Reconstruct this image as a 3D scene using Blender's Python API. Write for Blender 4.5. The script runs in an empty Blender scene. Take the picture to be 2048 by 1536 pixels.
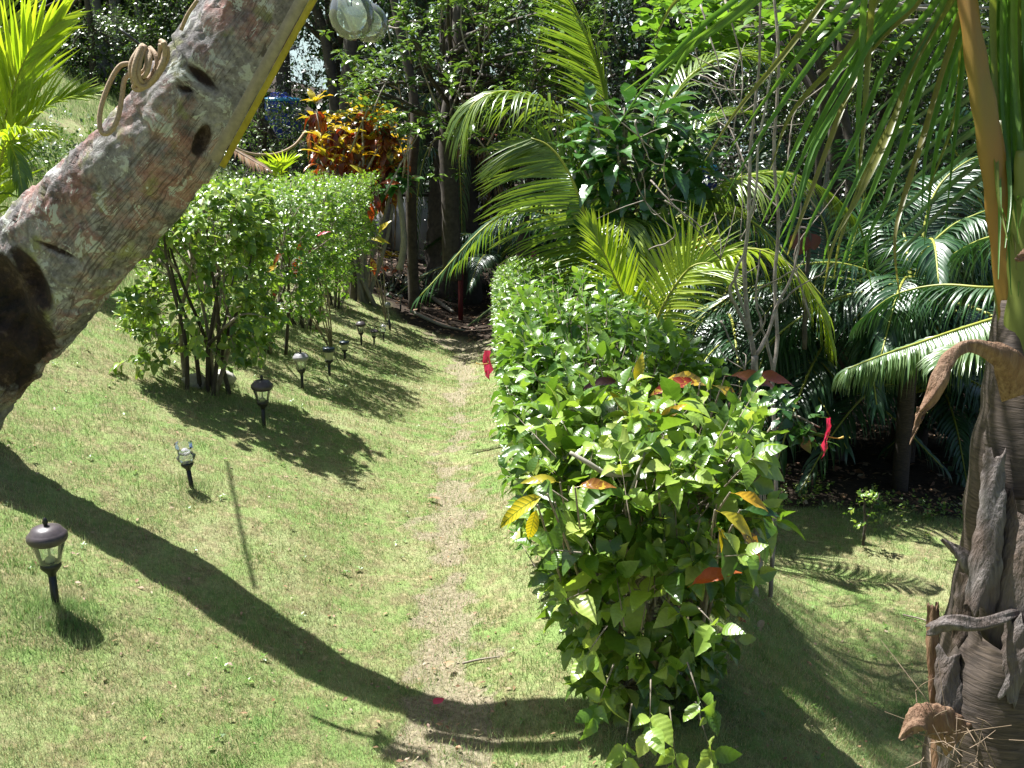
import bpy, math, random
import numpy as np
from mathutils import Vector, Matrix, noise as mnoise

random.seed(7)
rng = np.random.default_rng(11)
S = bpy.context.scene
COL = S.collection

# ---------------------------------------------------------------- camera
PITCH = math.radians(15.0)
CAM = np.array([0.0, 0.0, 2.4])
FPX = 2000.0                       # focal length in pixels of the 2048 px wide photograph
cd = bpy.data.cameras.new('camera'); cam = bpy.data.objects.new('camera', cd); COL.objects.link(cam)
cam.location = CAM; cam.rotation_euler = (math.pi/2 - PITCH, 0, 0)
cd.sensor_width = 36; cd.lens = 36*FPX/2048; cd.clip_start = 0.05; cd.clip_end = 2000
S.camera = cam
S.render.resolution_x = 1024; S.render.resolution_y = 768

# ---------------------------------------------------------------- light
SUN = Vector((-0.36, 0.32, 0.87)).normalized()      # towards the sun
sl = bpy.data.lights.new('sun', 'SUN'); so = bpy.data.objects.new('sun', sl); COL.objects.link(so)
sl.energy = 5.0; sl.angle = math.radians(0.5); sl.color = (1.0, 0.99, 0.965)
so.rotation_euler = (-SUN).to_track_quat('-Z', 'Y').to_euler(); so.location = (0, 0, 30)
w = bpy.data.worlds.new('World'); S.world = w; w.use_nodes = True
wn = w.node_tree.nodes; wl = w.node_tree.links
sky = wn.new('ShaderNodeTexSky'); sky.sky_type = 'NISHITA'; sky.sun_disc = False
sky.sun_elevation = math.asin(SUN.z); sky.sun_rotation = math.atan2(SUN.x, SUN.y)
sky.dust_density = 2.0
wn['Background'].inputs['Strength'].default_value = 0.05
wl.new(sky.outputs[0], wn['Background'].inputs[0])
S.view_settings.view_transform = 'Standard'; S.view_settings.look = 'None'
S.view_settings.exposure = 1.5; S.view_settings.gamma = 1.0

# ---------------------------------------------------------------- picture ray -> place in the garden
cP, sP = math.cos(PITCH), math.sin(PITCH)
def W(px, py, d):
    """point that lies d metres in front of the viewer along the view axis"""
    r = (px-1024)/FPX*d; u = (768-py)/FPX*d
    return np.array([r, d*cP+u*sP, CAM[2]-d*sP+u*cP])
def proj(p):
    p = np.atleast_2d(p)-CAM
    d = p[:, 1]*cP - p[:, 2]*sP; u = p[:, 1]*sP + p[:, 2]*cP
    return 1024+p[:, 0]/d*FPX, 768-u/d*FPX, d

_yz = [(-20, .1), (0, .04), (3, 0), (5, 0), (7, -.08), (8.5, -.22), (10, -.42), (14, -.85), (18, -1.15), (25, -1.35), (60, -2.2), (400, -9)]
_yx = [(-20, 0), (0, -.1), (3.4, -.24), (5.3, -.37), (8.2, -.49), (13.8, -.63), (30, -.9), (400, -1)]
def smax(a, k): return 0.5*(a+np.sqrt(a*a+k*k))       # smooth ramp
def sstep(a, lo, hi):
    t = np.clip((a-lo)/(hi-lo), 0, 1); return t*t*(3-2*t)
def path_x(y): return np.interp(y, *zip(*_yx))
def H(x, y):
    x = np.asarray(x, float); y = np.asarray(y, float)
    zp = np.interp(y, *zip(*_yz)); off = x-path_x(y); a = -off
    left = .34*smax(a-.30, .25)-.34*.048 + .22*smax(a-2.6, .6) - .3*smax(a-14, 3) - .2*smax(a-28, 4) + .067
    right = .30*smax(off-.22, .2)*(1-sstep(off, .8, 1.3)) + .19*sstep(off, .8, 1.3) - .0116 - .66*sstep(off, 1.1, 2.3) - .05*smax(off-2.3, .5)
    right = np.maximum(right, -3)
    h = zp + np.where(off < 0, left, 0) + np.where(off >= 0, right, 0)
    h = h + .012*np.sin(3.1*x+1.7*np.sin(2.3*y)) + .012*np.sin(2.7*y+1.3*np.sin(3.7*x+1))+.005*np.sin(11*x+2*np.sin(7*y))+.005*np.sin(12*y+2*np.sin(9*x))
    return h
def G(px, py, dmax=80):
    ds = np.linspace(.5, dmax, 4000)
    r = (px-1024)/FPX*ds; u = (768-py)/FPX*ds
    X, Y, Z = r, ds*cP+u*sP, CAM[2]-ds*sP+u*cP
    b = np.nonzero(Z < H(X, Y))[0]
    i = b[0] if len(b) else -1
    return np.array([X[i], Y[i], float(H(X[i], Y[i]))])

# ---------------------------------------------------------------- mesh helpers
def make_mesh(name, V, faces, rnd=None, luv=None, smooth=True):
    """faces: list of int arrays (m,k)"""
    me = bpy.data.meshes.new(name)
    V = np.asarray(V, np.float32)
    me.vertices.add(len(V)); me.vertices.foreach_set('co', V.ravel())
    faces = [np.asarray(f, np.int32) for f in faces if len(f)]
    loops = np.concatenate([f.ravel() for f in faces]); starts = []; s = 0
    for f in faces:
        m, k = f.shape; starts.append(s+np.arange(m, dtype=np.int32)*k); s += m*k
    starts = np.concatenate(starts).astype(np.int32)
    me.loops.add(len(loops)); me.loops.foreach_set('vertex_index', loops)
    me.polygons.add(len(starts)); me.polygons.foreach_set('loop_start', starts)
    if smooth: me.polygons.foreach_set('use_smooth', np.ones(len(starts), bool))
    if rnd is not None:
        a = me.attributes.new('rnd', 'FLOAT', 'POINT'); a.data.foreach_set('value', np.asarray(rnd, np.float32))
    if luv is not None:
        a = me.attributes.new('luv', 'FLOAT_VECTOR', 'POINT')
        l3 = np.zeros((len(V), 3), np.float32); l3[:, :luv.shape[1]] = luv
        a.data.foreach_set('vector', l3.ravel())
    me.update(calc_edges=True); me.validate()
    return me

ROOT = {}                           # object name -> world position of its top-level thing
def rootloc(p): return ROOT.get(p.name, np.zeros(3)) if p else np.zeros(3)
class MB:
    def __init__(s): s.V = []; s.F = {3: [], 4: []}; s.r = []; s.l = []; s.n = 0
    def add(s, V, F, rnd=0.0, luv=None):
        V = np.asarray(V, float); n = len(V); s.V.append(V)
        for f in (F if isinstance(F, list) and len(F) and isinstance(F[0], np.ndarray) else [np.asarray(F)]):
            if len(f): s.F[f.shape[1]].append(f+s.n)
        s.r.append(np.full(n, rnd) if np.isscalar(rnd) else np.asarray(rnd))
        l = np.zeros((n, 3)) if luv is None else np.pad(np.asarray(luv, float), ((0, 0), (0, 3-np.asarray(luv).shape[1])))
        s.l.append(l); s.n += n
    def mesh(s, name, off=(0, 0, 0), smooth=True):
        V = np.concatenate(s.V)-np.asarray(off)
        return make_mesh(name, V, [np.concatenate(s.F[k]) for k in (3, 4) if s.F[k]], np.concatenate(s.r), np.concatenate(s.l), smooth)
    def build(s, name, mat, parent=None, smooth=True, kind=None, label=None):
        if not s.V: return None
        off = rootloc(parent); me = s.mesh(name, off, smooth)
        for m in (mat if isinstance(mat, (list, tuple)) else [mat]): me.materials.append(m)
        o = bpy.data.objects.new(name, me); COL.objects.link(o)
        if parent: o.parent = parent; ROOT[o.name] = off
        if kind: o['kind'] = kind
        if label: o['label'] = label
        return o
def thing(name, label, cat, loc, group=None):
    o = bpy.data.objects.new(name, None); COL.objects.link(o); o.empty_display_size = .1
    o.location = loc; ROOT[o.name] = np.array(loc, float); o['label'] = label; o['category'] = cat
    if group: o['group'] = group
    return o
def tag(o, label, cat, group=None):
    o['label'] = label; o['category'] = cat
    if group: o['group'] = group
    return o
def nrm(v): v = np.asarray(v, float); return v/np.maximum(np.linalg.norm(v, axis=-1, keepdims=True), 1e-9)
def spline(P, n):
    """Catmull-Rom through the control points"""
    P = np.asarray(P, float); m = len(P)
    if m == 2: t = np.linspace(0, 1, n)[:, None]; return P[0]*(1-t)+P[1]*t
    Q = np.vstack([2*P[0]-P[1], P, 2*P[-1]-P[-2]]); out = []
    for t in np.linspace(0, m-1, n):
        i = min(int(t), m-2); f = t-i; a, b, c, d = Q[i:i+4]
        out.append(.5*((2*b)+(-a+c)*f+(2*a-5*b+4*c-d)*f*f+(-a+3*b-3*c+d)*f**3))
    return np.array(out)
def tube(mb, P, R, k=8, n=None, rnd=0.0, flat=None, cap=True):
    P = np.asarray(P, float)
    R = np.asarray(R if np.ndim(R) else [R]*len(P), float)
    if n:
        tt = np.linspace(0, len(R)-1, n); R = np.interp(tt, np.arange(len(R)), R); P = spline(P, n)
    n = len(P); T = nrm(np.gradient(P, axis=0)); ref = np.array([0, 0, 1.]) if abs(T[0][2]) < .9 else np.array([1., 0, 0])
    A = nrm(np.cross(T[0], ref)); As = []
    for i in range(n):
        A = nrm(A-T[i]*np.dot(A, T[i])); As.append(A)
    As = np.array(As); Bs = np.cross(T, As)
    th = np.linspace(0, 2*np.pi, k, endpoint=False)
    fl = 1 if flat is None else flat
    V = P[:, None]+R[:, None, None]*(np.cos(th)[None, :, None]*As[:, None]+fl*np.sin(th)[None, :, None]*Bs[:, None])
    ln = np.concatenate([[0], np.cumsum(np.linalg.norm(np.diff(P, axis=0), axis=1))])
    luv = np.stack([np.tile(th/(2*np.pi), (n, 1)), np.tile(ln[:, None], (1, k))], -1).reshape(-1, 2)
    i = np.arange(n-1)[:, None]*k; j = np.arange(k)[None]; j2 = (j+1) % k
    F = np.stack([i+j, i+j2, i+k+j2, i+k+j], -1).reshape(-1, 4)
    V = V.reshape(-1, 3); Fs = [F]
    if cap:
        V = np.vstack([V, P[0], P[-1]]); luv = np.vstack([luv, [0, 0], [0, ln[-1]]])
        j = np.arange(k); c0 = n*k; c1 = c0+1; e = (n-1)*k
        Fs.append(np.vstack([np.stack([np.full(k, c0), (j+1) % k, j], -1), np.stack([np.full(k, c1), e+j, e+(j+1) % k], -1)]))
    mb.add(V, Fs, rnd, luv)
def lathe(mb, c, prof, k=20, axis=(0, 0, 1), rib=None, rnd=0.0):
    ax = nrm(axis); A = nrm(np.cross(ax, [0, 1, .01])); B = np.cross(ax, A)
    th = np.linspace(0, 2*np.pi, k, endpoint=False); V = []
    for r, z in prof:
        rr = r*(1+(rib*(np.arange(k) % 2) if rib else 0))
        V.append(np.asarray(c)+z*ax+(rr*np.cos(th))[:, None]*A+(rr*np.sin(th))[:, None]*B)
    V = np.concatenate(V); n = len(prof)
    i = np.arange(n-1)[:, None]*k; j = np.arange(k)[None]; j2 = (j+1) % k
    mb.add(V, np.stack([i+j, i+j2, i+k+j2, i+k+j], -1).reshape(-1, 4), rnd)
def box(mb, c, s, R=None, rnd=0.0):
    q = np.array([[x, y, z] for x in (-.5, .5) for y in (-.5, .5) for z in (-.5, .5)])*np.asarray(s)
    if R is not None: q = q@np.asarray(R).T
    mb.add(q+np.asarray(c), np.array([[0, 1, 3, 2], [4, 6, 7, 5], [0, 4, 5, 1], [2, 3, 7, 6], [0, 2, 6, 4], [1, 5, 7, 3]]), rnd)

# ---------------------------------------------------------------- leaf shapes
def leaf_tmpl(rows, width, peak=.42, serr=0.0, fold=.14, curl=.22, petiole=.12, wave=0.0, tip=1.0):
    t = np.linspace(0, 1, rows); V = []; L = []
    for i, y in enumerate(t):
        e = math.log(.5)/math.log(peak); wv = math.sin(math.pi*y**e)**.8 if 0 < y < 1 else 0
        wv = width*.5*max(wv, .02)*(1-.25*y**3*tip)
        if serr and 0 < i < rows-1: wv *= 1+serr*(1 if i % 2 else -1)
        zc = -curl*y*y
        for s in (-1, 0, 1):
            V.append((s*wv, petiole+y*(1-petiole), zc+abs(s)*wv*fold*2+s*wave*.05*math.sin(9*y)+abs(s)*wave*.04*math.sin(17*y)))
            L.append((s*wv/(width*.5), y))
    V.append((0.006, 0, .0)); L.append((0, 0)); V.append((-.006, 0, .0)); L.append((0, 0))
    F = []
    for i in range(rows-1):
        a = i*3; F += [(a, a+1, a+4, a+3), (a+1, a+2, a+5, a+4)]
    m = 3*rows; F4 = np.array(F+[(m+1, m, 2, 0)])
    return dict(V=np.array(V), F=[F4], L=np.array(L))
HIB = [leaf_tmpl(13, .58, .40, .04, .16, .30), leaf_tmpl(13, .54, .42, .05, .26, .12), leaf_tmpl(13, .60, .40, .04, .08, .42), leaf_tmpl(11, .56, .42, .04, .3, .5, wave=.5), leaf_tmpl(11, .50, .45, .05, .10, -.1, wave=.5), leaf_tmpl(11, .58, .42, .04, .38, .2, wave=.3)]
HIBM = [leaf_tmpl(6, .60, .38, 0, .18, .25), leaf_tmpl(6, .54, .4, 0, .25, .1)]
OVAL = [leaf_tmpl(5, .5, .55, 0, .2, .2), leaf_tmpl(5, .46, .5, 0, .1, .35)]
ROUND = [leaf_tmpl(7, .85, .5, 0, .12, .15)]
CROT = [leaf_tmpl(9, .34, .5, 0, .2, .45, wave=.5), leaf_tmpl(9, .40, .5, 0, .12, .3, wave=.8)]
RIB = [leaf_tmpl(17, .36, .5, .07, .22, .3, wave=.5), leaf_tmpl(17, .40, .5, .07, .15, .45, wave=.4)]
def low(width, peak=.5, curl=.2):
    V = np.array([[0, 0, 0], [-width/2, peak, -curl*.3+.05], [0, peak, -curl*.3], [width/2, peak, -curl*.3+.05], [0, 1, -curl]])
    return dict(V=V, F=[np.array([[0, 2, 1], [0, 3, 2], [1, 2, 4], [2, 3, 4]])], L=np.array([[0, 0], [-1, peak], [0, peak], [1, peak], [0, 1]]))
LOW = [low(.5), low(.6, .45, .1)]
LOWH = [low(.6, .4, .25), low(.5, .4, .1)]

def frames(D, N):
    Y = nrm(D); X = nrm(np.cross(Y, N)); Z = np.cross(X, Y)
    return np.stack([X, Y, Z], -1)
MESHC = {}
def put_leaves(parent, P, D, N, Sz, tm, mat, keep=0, name='leaf', rest='foliage', center=None, rnd=None, minpx=9):
    """P,D,N,Sz: place, direction, face normal, length of every leaf. The largest in view become
    objects of their own, the others are joined into one part."""
    n = len(P); R = frames(D, N); idx = np.zeros(n, bool); var = rng.integers(0, len(tm), n)
    rnd = rng.random(n) if rnd is None else rnd
    if keep:
        px, py, d = proj(P); vis = (px > -20) & (px < 2068) & (py > -20) & (py < 1556) & (d > .3)
        size = Sz/np.maximum(d, .3)*FPX
        sc = size*1.0
        if center is not None: sc = sc*(1+.9*np.sum(nrm(P-center)*nrm(CAM-P), 1))
        sc[~vis] = -1; sc[size < minpx] = -1
        o = np.argsort(-sc)[:keep]; o = o[sc[o] > 0]; idx[o] = True
        off = rootloc(parent)
        for i in o:
            key = (id(tm[var[i]]), mat.name)
            if key not in MESHC:
                me = make_mesh(name, tm[var[i]]['V'], tm[var[i]]['F'], np.zeros(len(tm[var[i]]['V'])), tm[var[i]]['L']); me.materials.append(mat); MESHC[key] = me
            ob = bpy.data.objects.new(name, MESHC[key]); COL.objects.link(ob); ob.parent = parent
            M = np.eye(4); M[:3, :3] = R[i]*Sz[i]; M[:3, 3] = P[i]-off
            ob.matrix_basis = Matrix(M.tolist())
    mb = MB()
    for v in range(len(tm)):
        m = (~idx) & (var == v); k = int(m.sum())
        if not k: continue
        t = tm[v]; nv = len(t['V'])
        V = np.einsum('nij,vj->nvi', R[m]*Sz[m][:, None, None], t['V'])+P[m][:, None]
        Fs = [(f[None]+(np.arange(k)*nv)[:, None, None]).reshape(-1, f.shape[1]) for f in t['F']]
        mb.add(V.reshape(-1, 3), Fs, np.repeat(rnd[m], nv), np.tile(t['L'], (k, 1)))
    if mb.V: return mb.build(rest, mat, parent, kind='stuff')
def sprigs(B, D, L, K, size, spread=55, droop=.35, start=.25, taper=.4, jit=.3):
    """leaves set along twigs: base B, direction D, length L"""
    n = len(B); D = nrm(D); A = nrm(np.cross(D, rng.normal(size=(n, 3)))); C = np.cross(D, A)
    Ps, Ds, Ns, Ss = [], [], [], []; ph0 = rng.random(n)*6.28
    for k in range(K):
        f = start+(1-start)*k/max(K-1, 1); ph = ph0+k*2.4+rng.normal(0, .3, n)
        side = np.cos(ph)[:, None]*A+np.sin(ph)[:, None]*C
        al = np.radians(spread*(1.1-.55*f)+rng.normal(0, 9, n))[:, None]
        d = nrm(D*np.cos(al)+side*np.sin(al)+np.array([0, 0, -1.])*droop*(1.2-f*.6)+rng.normal(0, .12, (n, 3)))
        up = nrm(np.array([0, 0, 1.])*.9+D*.5+side*-.15+rng.normal(0, jit, (n, 3)))
        Ps.append(B+D*(L*f)[:, None]); Ds.append(d); Ns.append(up)
        Ss.append(size*(1-taper*f**2)*rng.uniform(.5, 1.2, n))
    return np.concatenate(Ps), np.concatenate(Ds), np.concatenate(Ns), np.concatenate(Ss)
def twig_mesh(B, D, L, r, parent, mat, name='twig'):
    mb = MB(); n = len(B); E = B+nrm(D)*L[:, None]; A = nrm(np.cross(D, rng.normal(size=(n, 3))))*r; C = nrm(np.cross(D, A))*r
    V = np.stack([B+A, B-A*.5+C*.87, B-A*.5-C*.87, E], 1).reshape(-1, 3); o = (np.arange(n)*4)[:, None]
    F = np.concatenate([np.array([[0, 1, 3]])+o, np.array([[1, 2, 3]])+o, np.array([[2, 0, 3]])+o])
    mb.add(V, [F], 0.0); return mb.build(name, mat, parent, kind='stuff')

# ---------------------------------------------------------------- material helpers
class NT:
    def __init__(s, name):
        s.m = bpy.data.materials.new(name); s.m.use_nodes = True; s.t = s.m.node_tree; s.n = s.t.nodes; s.l = s.t.links
        s.b = s.n['Principled BSDF']; s.out = s.n['Material Output']
    def new(s, t, **k):
        o = s.n.new('ShaderNode'+t)
        for a, b in k.items(): setattr(o, a, b)
        return o
    def link(s, a, b): s.l.new(a, b)
    def val(s, sock, x):
        if hasattr(x, 'is_output') or isinstance(x, bpy.types.NodeSocket): s.link(x, sock)
        else: sock.default_value = x
    def math(s, op, a, b=0.0, c=None, clamp=False):
        o = s.new('Math', operation=op); o.use_clamp = clamp; s.val(o.inputs[0], a); s.val(o.inputs[1], b)
        if c is not None: s.val(o.inputs[2], c)
        return o.outputs[0]
    def noise(s, vec, scale, detail=4, rough=.6, dist=0.0):
        o = s.new('TexNoise'); o.inputs['Scale'].default_value = scale; o.inputs['Detail'].default_value = detail
        o.inputs['Roughness'].default_value = rough; o.inputs['Distortion'].default_value = dist
        if vec is not None: s.link(vec, o.inputs['Vector'])
        return o.outputs['Fac']
    def ramp(s, fac, stops, interp='LINEAR'):
        o = s.new('ValToRGB'); cr = o.color_ramp; cr.interpolation = interp
        while len(cr.elements) < len(stops): cr.elements.new(.5)
        for e, (p, c) in zip(cr.elements, stops):
            e.position = p; e.color = (*c, 1) if len(c) == 3 else c
        s.val(o.inputs[0], fac); return o.outputs[0]
    def mix(s, fac, a, b, mode='MIX'):
        o = s.new('Mix', data_type='RGBA', blend_type=mode); s.val(o.inputs[0], fac)
        s.val(o.inputs[6], (*a, 1) if isinstance(a, tuple) and len(a) == 3 else a)
        s.val(o.inputs[7], (*b, 1) if isinstance(b, tuple) and len(b) == 3 else b); return o.outputs[2]
    def attr(s, name, out='Fac'):
        o = s.new('Attribute', attribute_name=name); return o.outputs[out]
    def pos(s): return s.new('NewGeometry').outputs['Position']
    def bump(s, h, strength=.5, dist=.01, base=None):
        o = s.new('Bump'); o.inputs['Strength'].default_value = strength; o.inputs['Distance'].default_value = dist
        s.link(h, o.inputs['Height']); s.link(o.outputs[0], (base or s.b).inputs['Normal']); return o.outputs[0]
def stretch(nt, vec, sx, sy, sz):
    m = nt.new('Mapping'); m.inputs['Scale'].default_value = (sx, sy, sz); nt.link(vec, m.inputs['Vector']); return m.outputs[0]
def leaf_mat(name, cols, trans=.35, rough=.38, vein=0.0, vfreq=42, veincol=None, spots=None, tcol=(1.35, 1.35, .6), spec=.5, patch=None, pscale=2.0):
    t = NT(name); r = t.math('FRACT', t.math('ADD', t.attr('rnd'), t.new('ObjectInfo').outputs['Random']))
    st = [(i/(max(len(cols)-1, 1)), c) for i, c in enumerate(cols)]
    c = t.ramp(r, st)
    luv = t.attr('luv', 'Vector'); sep = t.new('SeparateXYZ'); t.link(luv, sep.inputs[0])
    x, y = sep.outputs[0], sep.outputs[1]; ax = t.math('ABSOLUTE', x)
    if patch:                                          # older, duller growth in drifts
        n = t.noise(t.pos(), pscale, 2); c = t.mix(t.math('MULTIPLY', t.math('SUBTRACT', n, .35, clamp=True), 3.0, clamp=True), c, patch, 'MULTIPLY')
    mott = t.noise(t.pos(), 60, 3); c = t.mix(.35, c, t.ramp(mott, [(.3, (.7, .7, .7)), (.7, (1.2, 1.2, 1.2))]), 'MULTIPLY')
    if vein:
        ph = t.math('SUBTRACT', y, t.math('MULTIPLY', ax, .16)); sn = t.math('SINE', t.math('MULTIPLY', ph, vfreq))
        vv = t.math('POWER', t.math('MAXIMUM', sn, 0.0), 5.0)
        mid = t.math('LESS_THAN', ax, .05); v = t.math('MAXIMUM', vv, mid)
        c = t.mix(t.math('MULTIPLY', v, vein), c, veincol or (.28, .38, .12))
        t.bump(sn, .12, .003)
    if spots:
        sp = t.noise(t.pos(), spots[0], 2); c = t.mix(t.math('GREATER_THAN', sp, spots[1]), c, spots[2])
    t.link(c, t.b.inputs['Base Color']); t.b.inputs['Roughness'].default_value = rough; t.b.inputs['Specular IOR Level'].default_value = spec
    tr = t.new('BsdfTranslucent'); t.link(t.mix(1.0, c, tcol, 'MULTIPLY'), tr.inputs[0])
    mx = t.new('MixShader'); mx.inputs[0].default_value = trans; t.link(t.b.outputs[0], mx.inputs[1]); t.link(tr.outputs[0], mx.inputs[2])
    t.link(mx.outputs[0], t.out.inputs[0]); return t.m
def plain(name, col, rough=.6, metal=0.0, nscale=30, var=.25, bump=.2, stretchz=1.0, col2=None):
    t = NT(name); p = t.pos()
    if stretchz != 1: p = stretch(t, p, 1, 1, stretchz)
    n = t.noise(p, nscale, 5)
    c2 = col2 or tuple(x*(1-var) for x in col)
    t.link(t.ramp(n, [(.3, c2), (.7, col)]), t.b.inputs['Base Color']); t.b.inputs['Roughness'].default_value = rough; t.b.inputs['Metallic'].default_value = metal
    t.bump(n, bump, .005); return t.m

M = {}
M['hib'] = leaf_mat('hibiscus_leaf', [(.06, .13, .018), (.10, .20, .025), (.17, .29, .04), (.32, .44, .08), (.12, .22, .03), (.42, .50, .13)], .36, .32, .12, 44, (.22, .34, .08), spec=.8)
M['hedge'] = leaf_mat('hedge_leaf', [(.06, .15, .02), (.11, .22, .03), (.19, .32, .05), (.08, .18, .025), (.25, .38, .07)], .36, .34, .06, 40, (.2, .32, .08), spec=.8)
M['hib_dark'] = leaf_mat('dark_hedge_leaf', [(.02, .065, .012), (.03, .09, .015), (.05, .12, .02)], .28, .3, .1, 40, (.06, .16, .03), spec=.8)
M['lhedge'] = leaf_mat('left_hedge_leaf', [(.07, .16, .02), (.13, .25, .03), (.22, .36, .05), (.09, .2, .02), (.28, .40, .07)], .38, .33, spec=.8)
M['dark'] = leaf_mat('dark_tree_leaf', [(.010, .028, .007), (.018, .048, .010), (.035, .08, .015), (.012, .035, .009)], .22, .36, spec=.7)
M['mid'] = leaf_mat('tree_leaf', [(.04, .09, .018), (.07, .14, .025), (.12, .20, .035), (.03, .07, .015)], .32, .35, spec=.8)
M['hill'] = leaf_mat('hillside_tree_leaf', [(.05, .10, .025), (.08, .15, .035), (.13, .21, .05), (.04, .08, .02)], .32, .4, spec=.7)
M['almond'] = leaf_mat('glossy_round_leaf', [(.06, .12, .025), (.09, .17, .03), (.17, .27, .05), (.07, .14, .025)], .28, .26, spec=1.0)
M['grape'] = leaf_mat('broad_round_leaf', [(.10, .22, .03), (.14, .26, .035), (.19, .32, .05)], .4, .35, .2, 26, (.2, .4, .08))
M['ribbed'] = leaf_mat('ribbed_leaf', [(.035, .11, .025), (.05, .14, .03), (.08, .18, .045)], .22, .28, .15, 60, (.05, .17, .04), spec=1.0)
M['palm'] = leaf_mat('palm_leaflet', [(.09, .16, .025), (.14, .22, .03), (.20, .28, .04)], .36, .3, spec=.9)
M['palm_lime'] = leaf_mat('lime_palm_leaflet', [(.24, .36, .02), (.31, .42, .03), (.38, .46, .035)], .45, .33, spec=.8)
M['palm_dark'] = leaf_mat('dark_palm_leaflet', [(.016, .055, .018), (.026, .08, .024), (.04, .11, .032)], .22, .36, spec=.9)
M['palm_pale'] = leaf_mat('pale_palm_leaflet', [(.10, .18, .07), (.15, .24, .10), (.21, .29, .13)], .28, .3, spec=.9)
M['near_leaf'] = leaf_mat('near_palm_leaflet', [(.08, .18, .03), (.10, .22, .04), (.14, .25, .045)], .42, .35)
M['near_tip'] = leaf_mat('near_palm_leaflet_dry', [(.13, .19, .03), (.17, .2, .04), (.2, .18, .06)], .4, .4)
M['crot_y'] = leaf_mat('yellow_croton_leaf', [(.55, .42, .03), (.45, .40, .04), (.60, .34, .03), (.30, .34, .04)], .35, .3, .12, 50, (.25, .3, .03), tcol=(1.2, 1.1, .4))
M['crot_r'] = leaf_mat('red_croton_leaf', [(.16, .03, .015), (.28, .07, .02), (.09, .015, .015), (.34, .13, .03)], .25, .28, .12, 50, (.4, .16, .03), tcol=(1.5, .8, .4), spec=.7)
M['crot_p'] = leaf_mat('patterned_croton_leaf', [(.62, .52, .02), (.60, .48, .03)], .35, .3, .9, 60, (.10, .17, .01), tcol=(1.2, 1.1, .4))
M['crot_m'] = leaf_mat('mottled_croton_leaf', [(.22, .03, .02), (.35, .09, .02), (.08, .12, .03)], .25, .25, .2, 40, (.6, .4, .05), (30, .56, (.5, .35, .04)), (1.4, .8, .4))
M['orange_leaf'] = leaf_mat('orange_leaf', [(.42, .09, .02), (.4, .10, .02)], .5, .4, .2, 50, (.5, .2, .04), tcol=(1.4, .8, .4))
M['petal'] = leaf_mat('hibiscus_petal', [(.50, .02, .07), (.62, .04, .12)], .35, .45, tcol=(1.4, .7, .8))
M['stamen'] = plain('stamen', (.6, .4, .08), .6)
M['litter'] = leaf_mat('dry_leaf', [(.22, .12, .06), (.32, .2, .1), (.16, .07, .04), (.38, .3, .2)], .15, .6, tcol=(1, 1, 1))
M['twig'] = plain('twig_bark', (.30, .25, .19), .8, nscale=60, var=.5)
M['bark'] = plain('dark_bark', (.085, .068, .052), .85, nscale=14, var=.6, bump=.6)
M['bark_pale'] = plain('pale_bark', (.33, .30, .25), .8, nscale=12, var=.45, bump=.4, col2=(.22, .2, .16))
M['bark_grey'] = plain('grey_branch_bark', (.36, .32, .27), .8, nscale=25, bump=.4, col2=(.15, .11, .08))
M['rachis'] = plain('palm_rachis', (.34, .36, .05), .5, var=.25)
M['rachis_o'] = plain('orange_petiole', (.27, .125, .02), .45, nscale=6, var=.3, col2=(.17, .13, .025), stretchz=.3)
M['black'] = plain('black_plastic', (.012, .012, .013), .4, nscale=80, var=.3, bump=.05)
M['cap'] = plain('weathered_cap', (.075, .06, .065), .42, nscale=40, var=.4, bump=.08)
M['cap_grey'] = plain('pale_cap', (.30, .29, .30), .35, nscale=40, var=.3, bump=.08)
M['cap_blue'] = plain('dark_blue_cap', (.015, .03, .05), .3, nscale=40, var=.3, bump=.05)
M['frost'] = NT('frosted_shade').m
b = M['frost'].node_tree.nodes['Principled BSDF']; b.inputs['Base Color'].default_value = (.62, .62, .45, 1); b.inputs['Roughness'].default_value = .5; b.inputs['Transmission Weight'].default_value = .35
def glass(name, tint=(.95, 1, .96), rough=.03, mixf=.28):
    t = NT(name); gl = t.new('BsdfGlossy'); gl.inputs['Roughness'].default_value = rough; gl.inputs['Color'].default_value = (1, 1, 1, 1)
    tr = t.new('BsdfTransparent'); tr.inputs[0].default_value = (*tint, 1)
    fr = t.new('Fresnel'); fr.inputs[0].default_value = 1.5
    df = t.new('BsdfDiffuse'); df.inputs[0].default_value = (.8, .85, .8, 1)
    m1 = t.new('MixShader'); m1.inputs[0].default_value = mixf*.35; t.link(tr.outputs[0], m1.inputs[1]); t.link(df.outputs[0], m1.inputs[2])
    m2 = t.new('MixShader'); t.link(t.math('ADD', t.math('MULTIPLY', fr.outputs[0], 1.3), .02), m2.inputs[0]); t.link(m1.outputs[0], m2.inputs[1]); t.link(gl.outputs[0], m2.inputs[2])
    t.link(m2.outputs[0], t.out.inputs[0]); return t.m
M['glass'] = glass('clear_glass'); M['bulb'] = glass('bulb_glass', (.9, .95, .9), .04, .4)
M['rope'] = plain('rope', (.42, .30, .19), .8, nscale=120, var=.4, bump=.6)
M['metal'] = plain('dull_metal', (.35, .35, .35), .4, .8)
M['white_wall'] = plain('white_wall', (.75, .76, .76), .9, nscale=3, var=.3, bump=.1)
M['roof_red'] = plain('red_roof', (.35, .10, .06), .8, nscale=8, var=.3)
M['blue'] = plain('blue_plastic', (.015, .05, .42), .3, nscale=5, var=.15, bump=.02)
M['blue_light'] = plain('light_blue_plastic', (.08, .45, .75), .3, nscale=5, var=.15, bump=.02)
M['red_post'] = plain('red_paint', (.14, .008, .012), .6)
M['dryf'] = plain('dry_frond', (.28, .20, .13), .8, nscale=30, var=.5, bump=.4)
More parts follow.
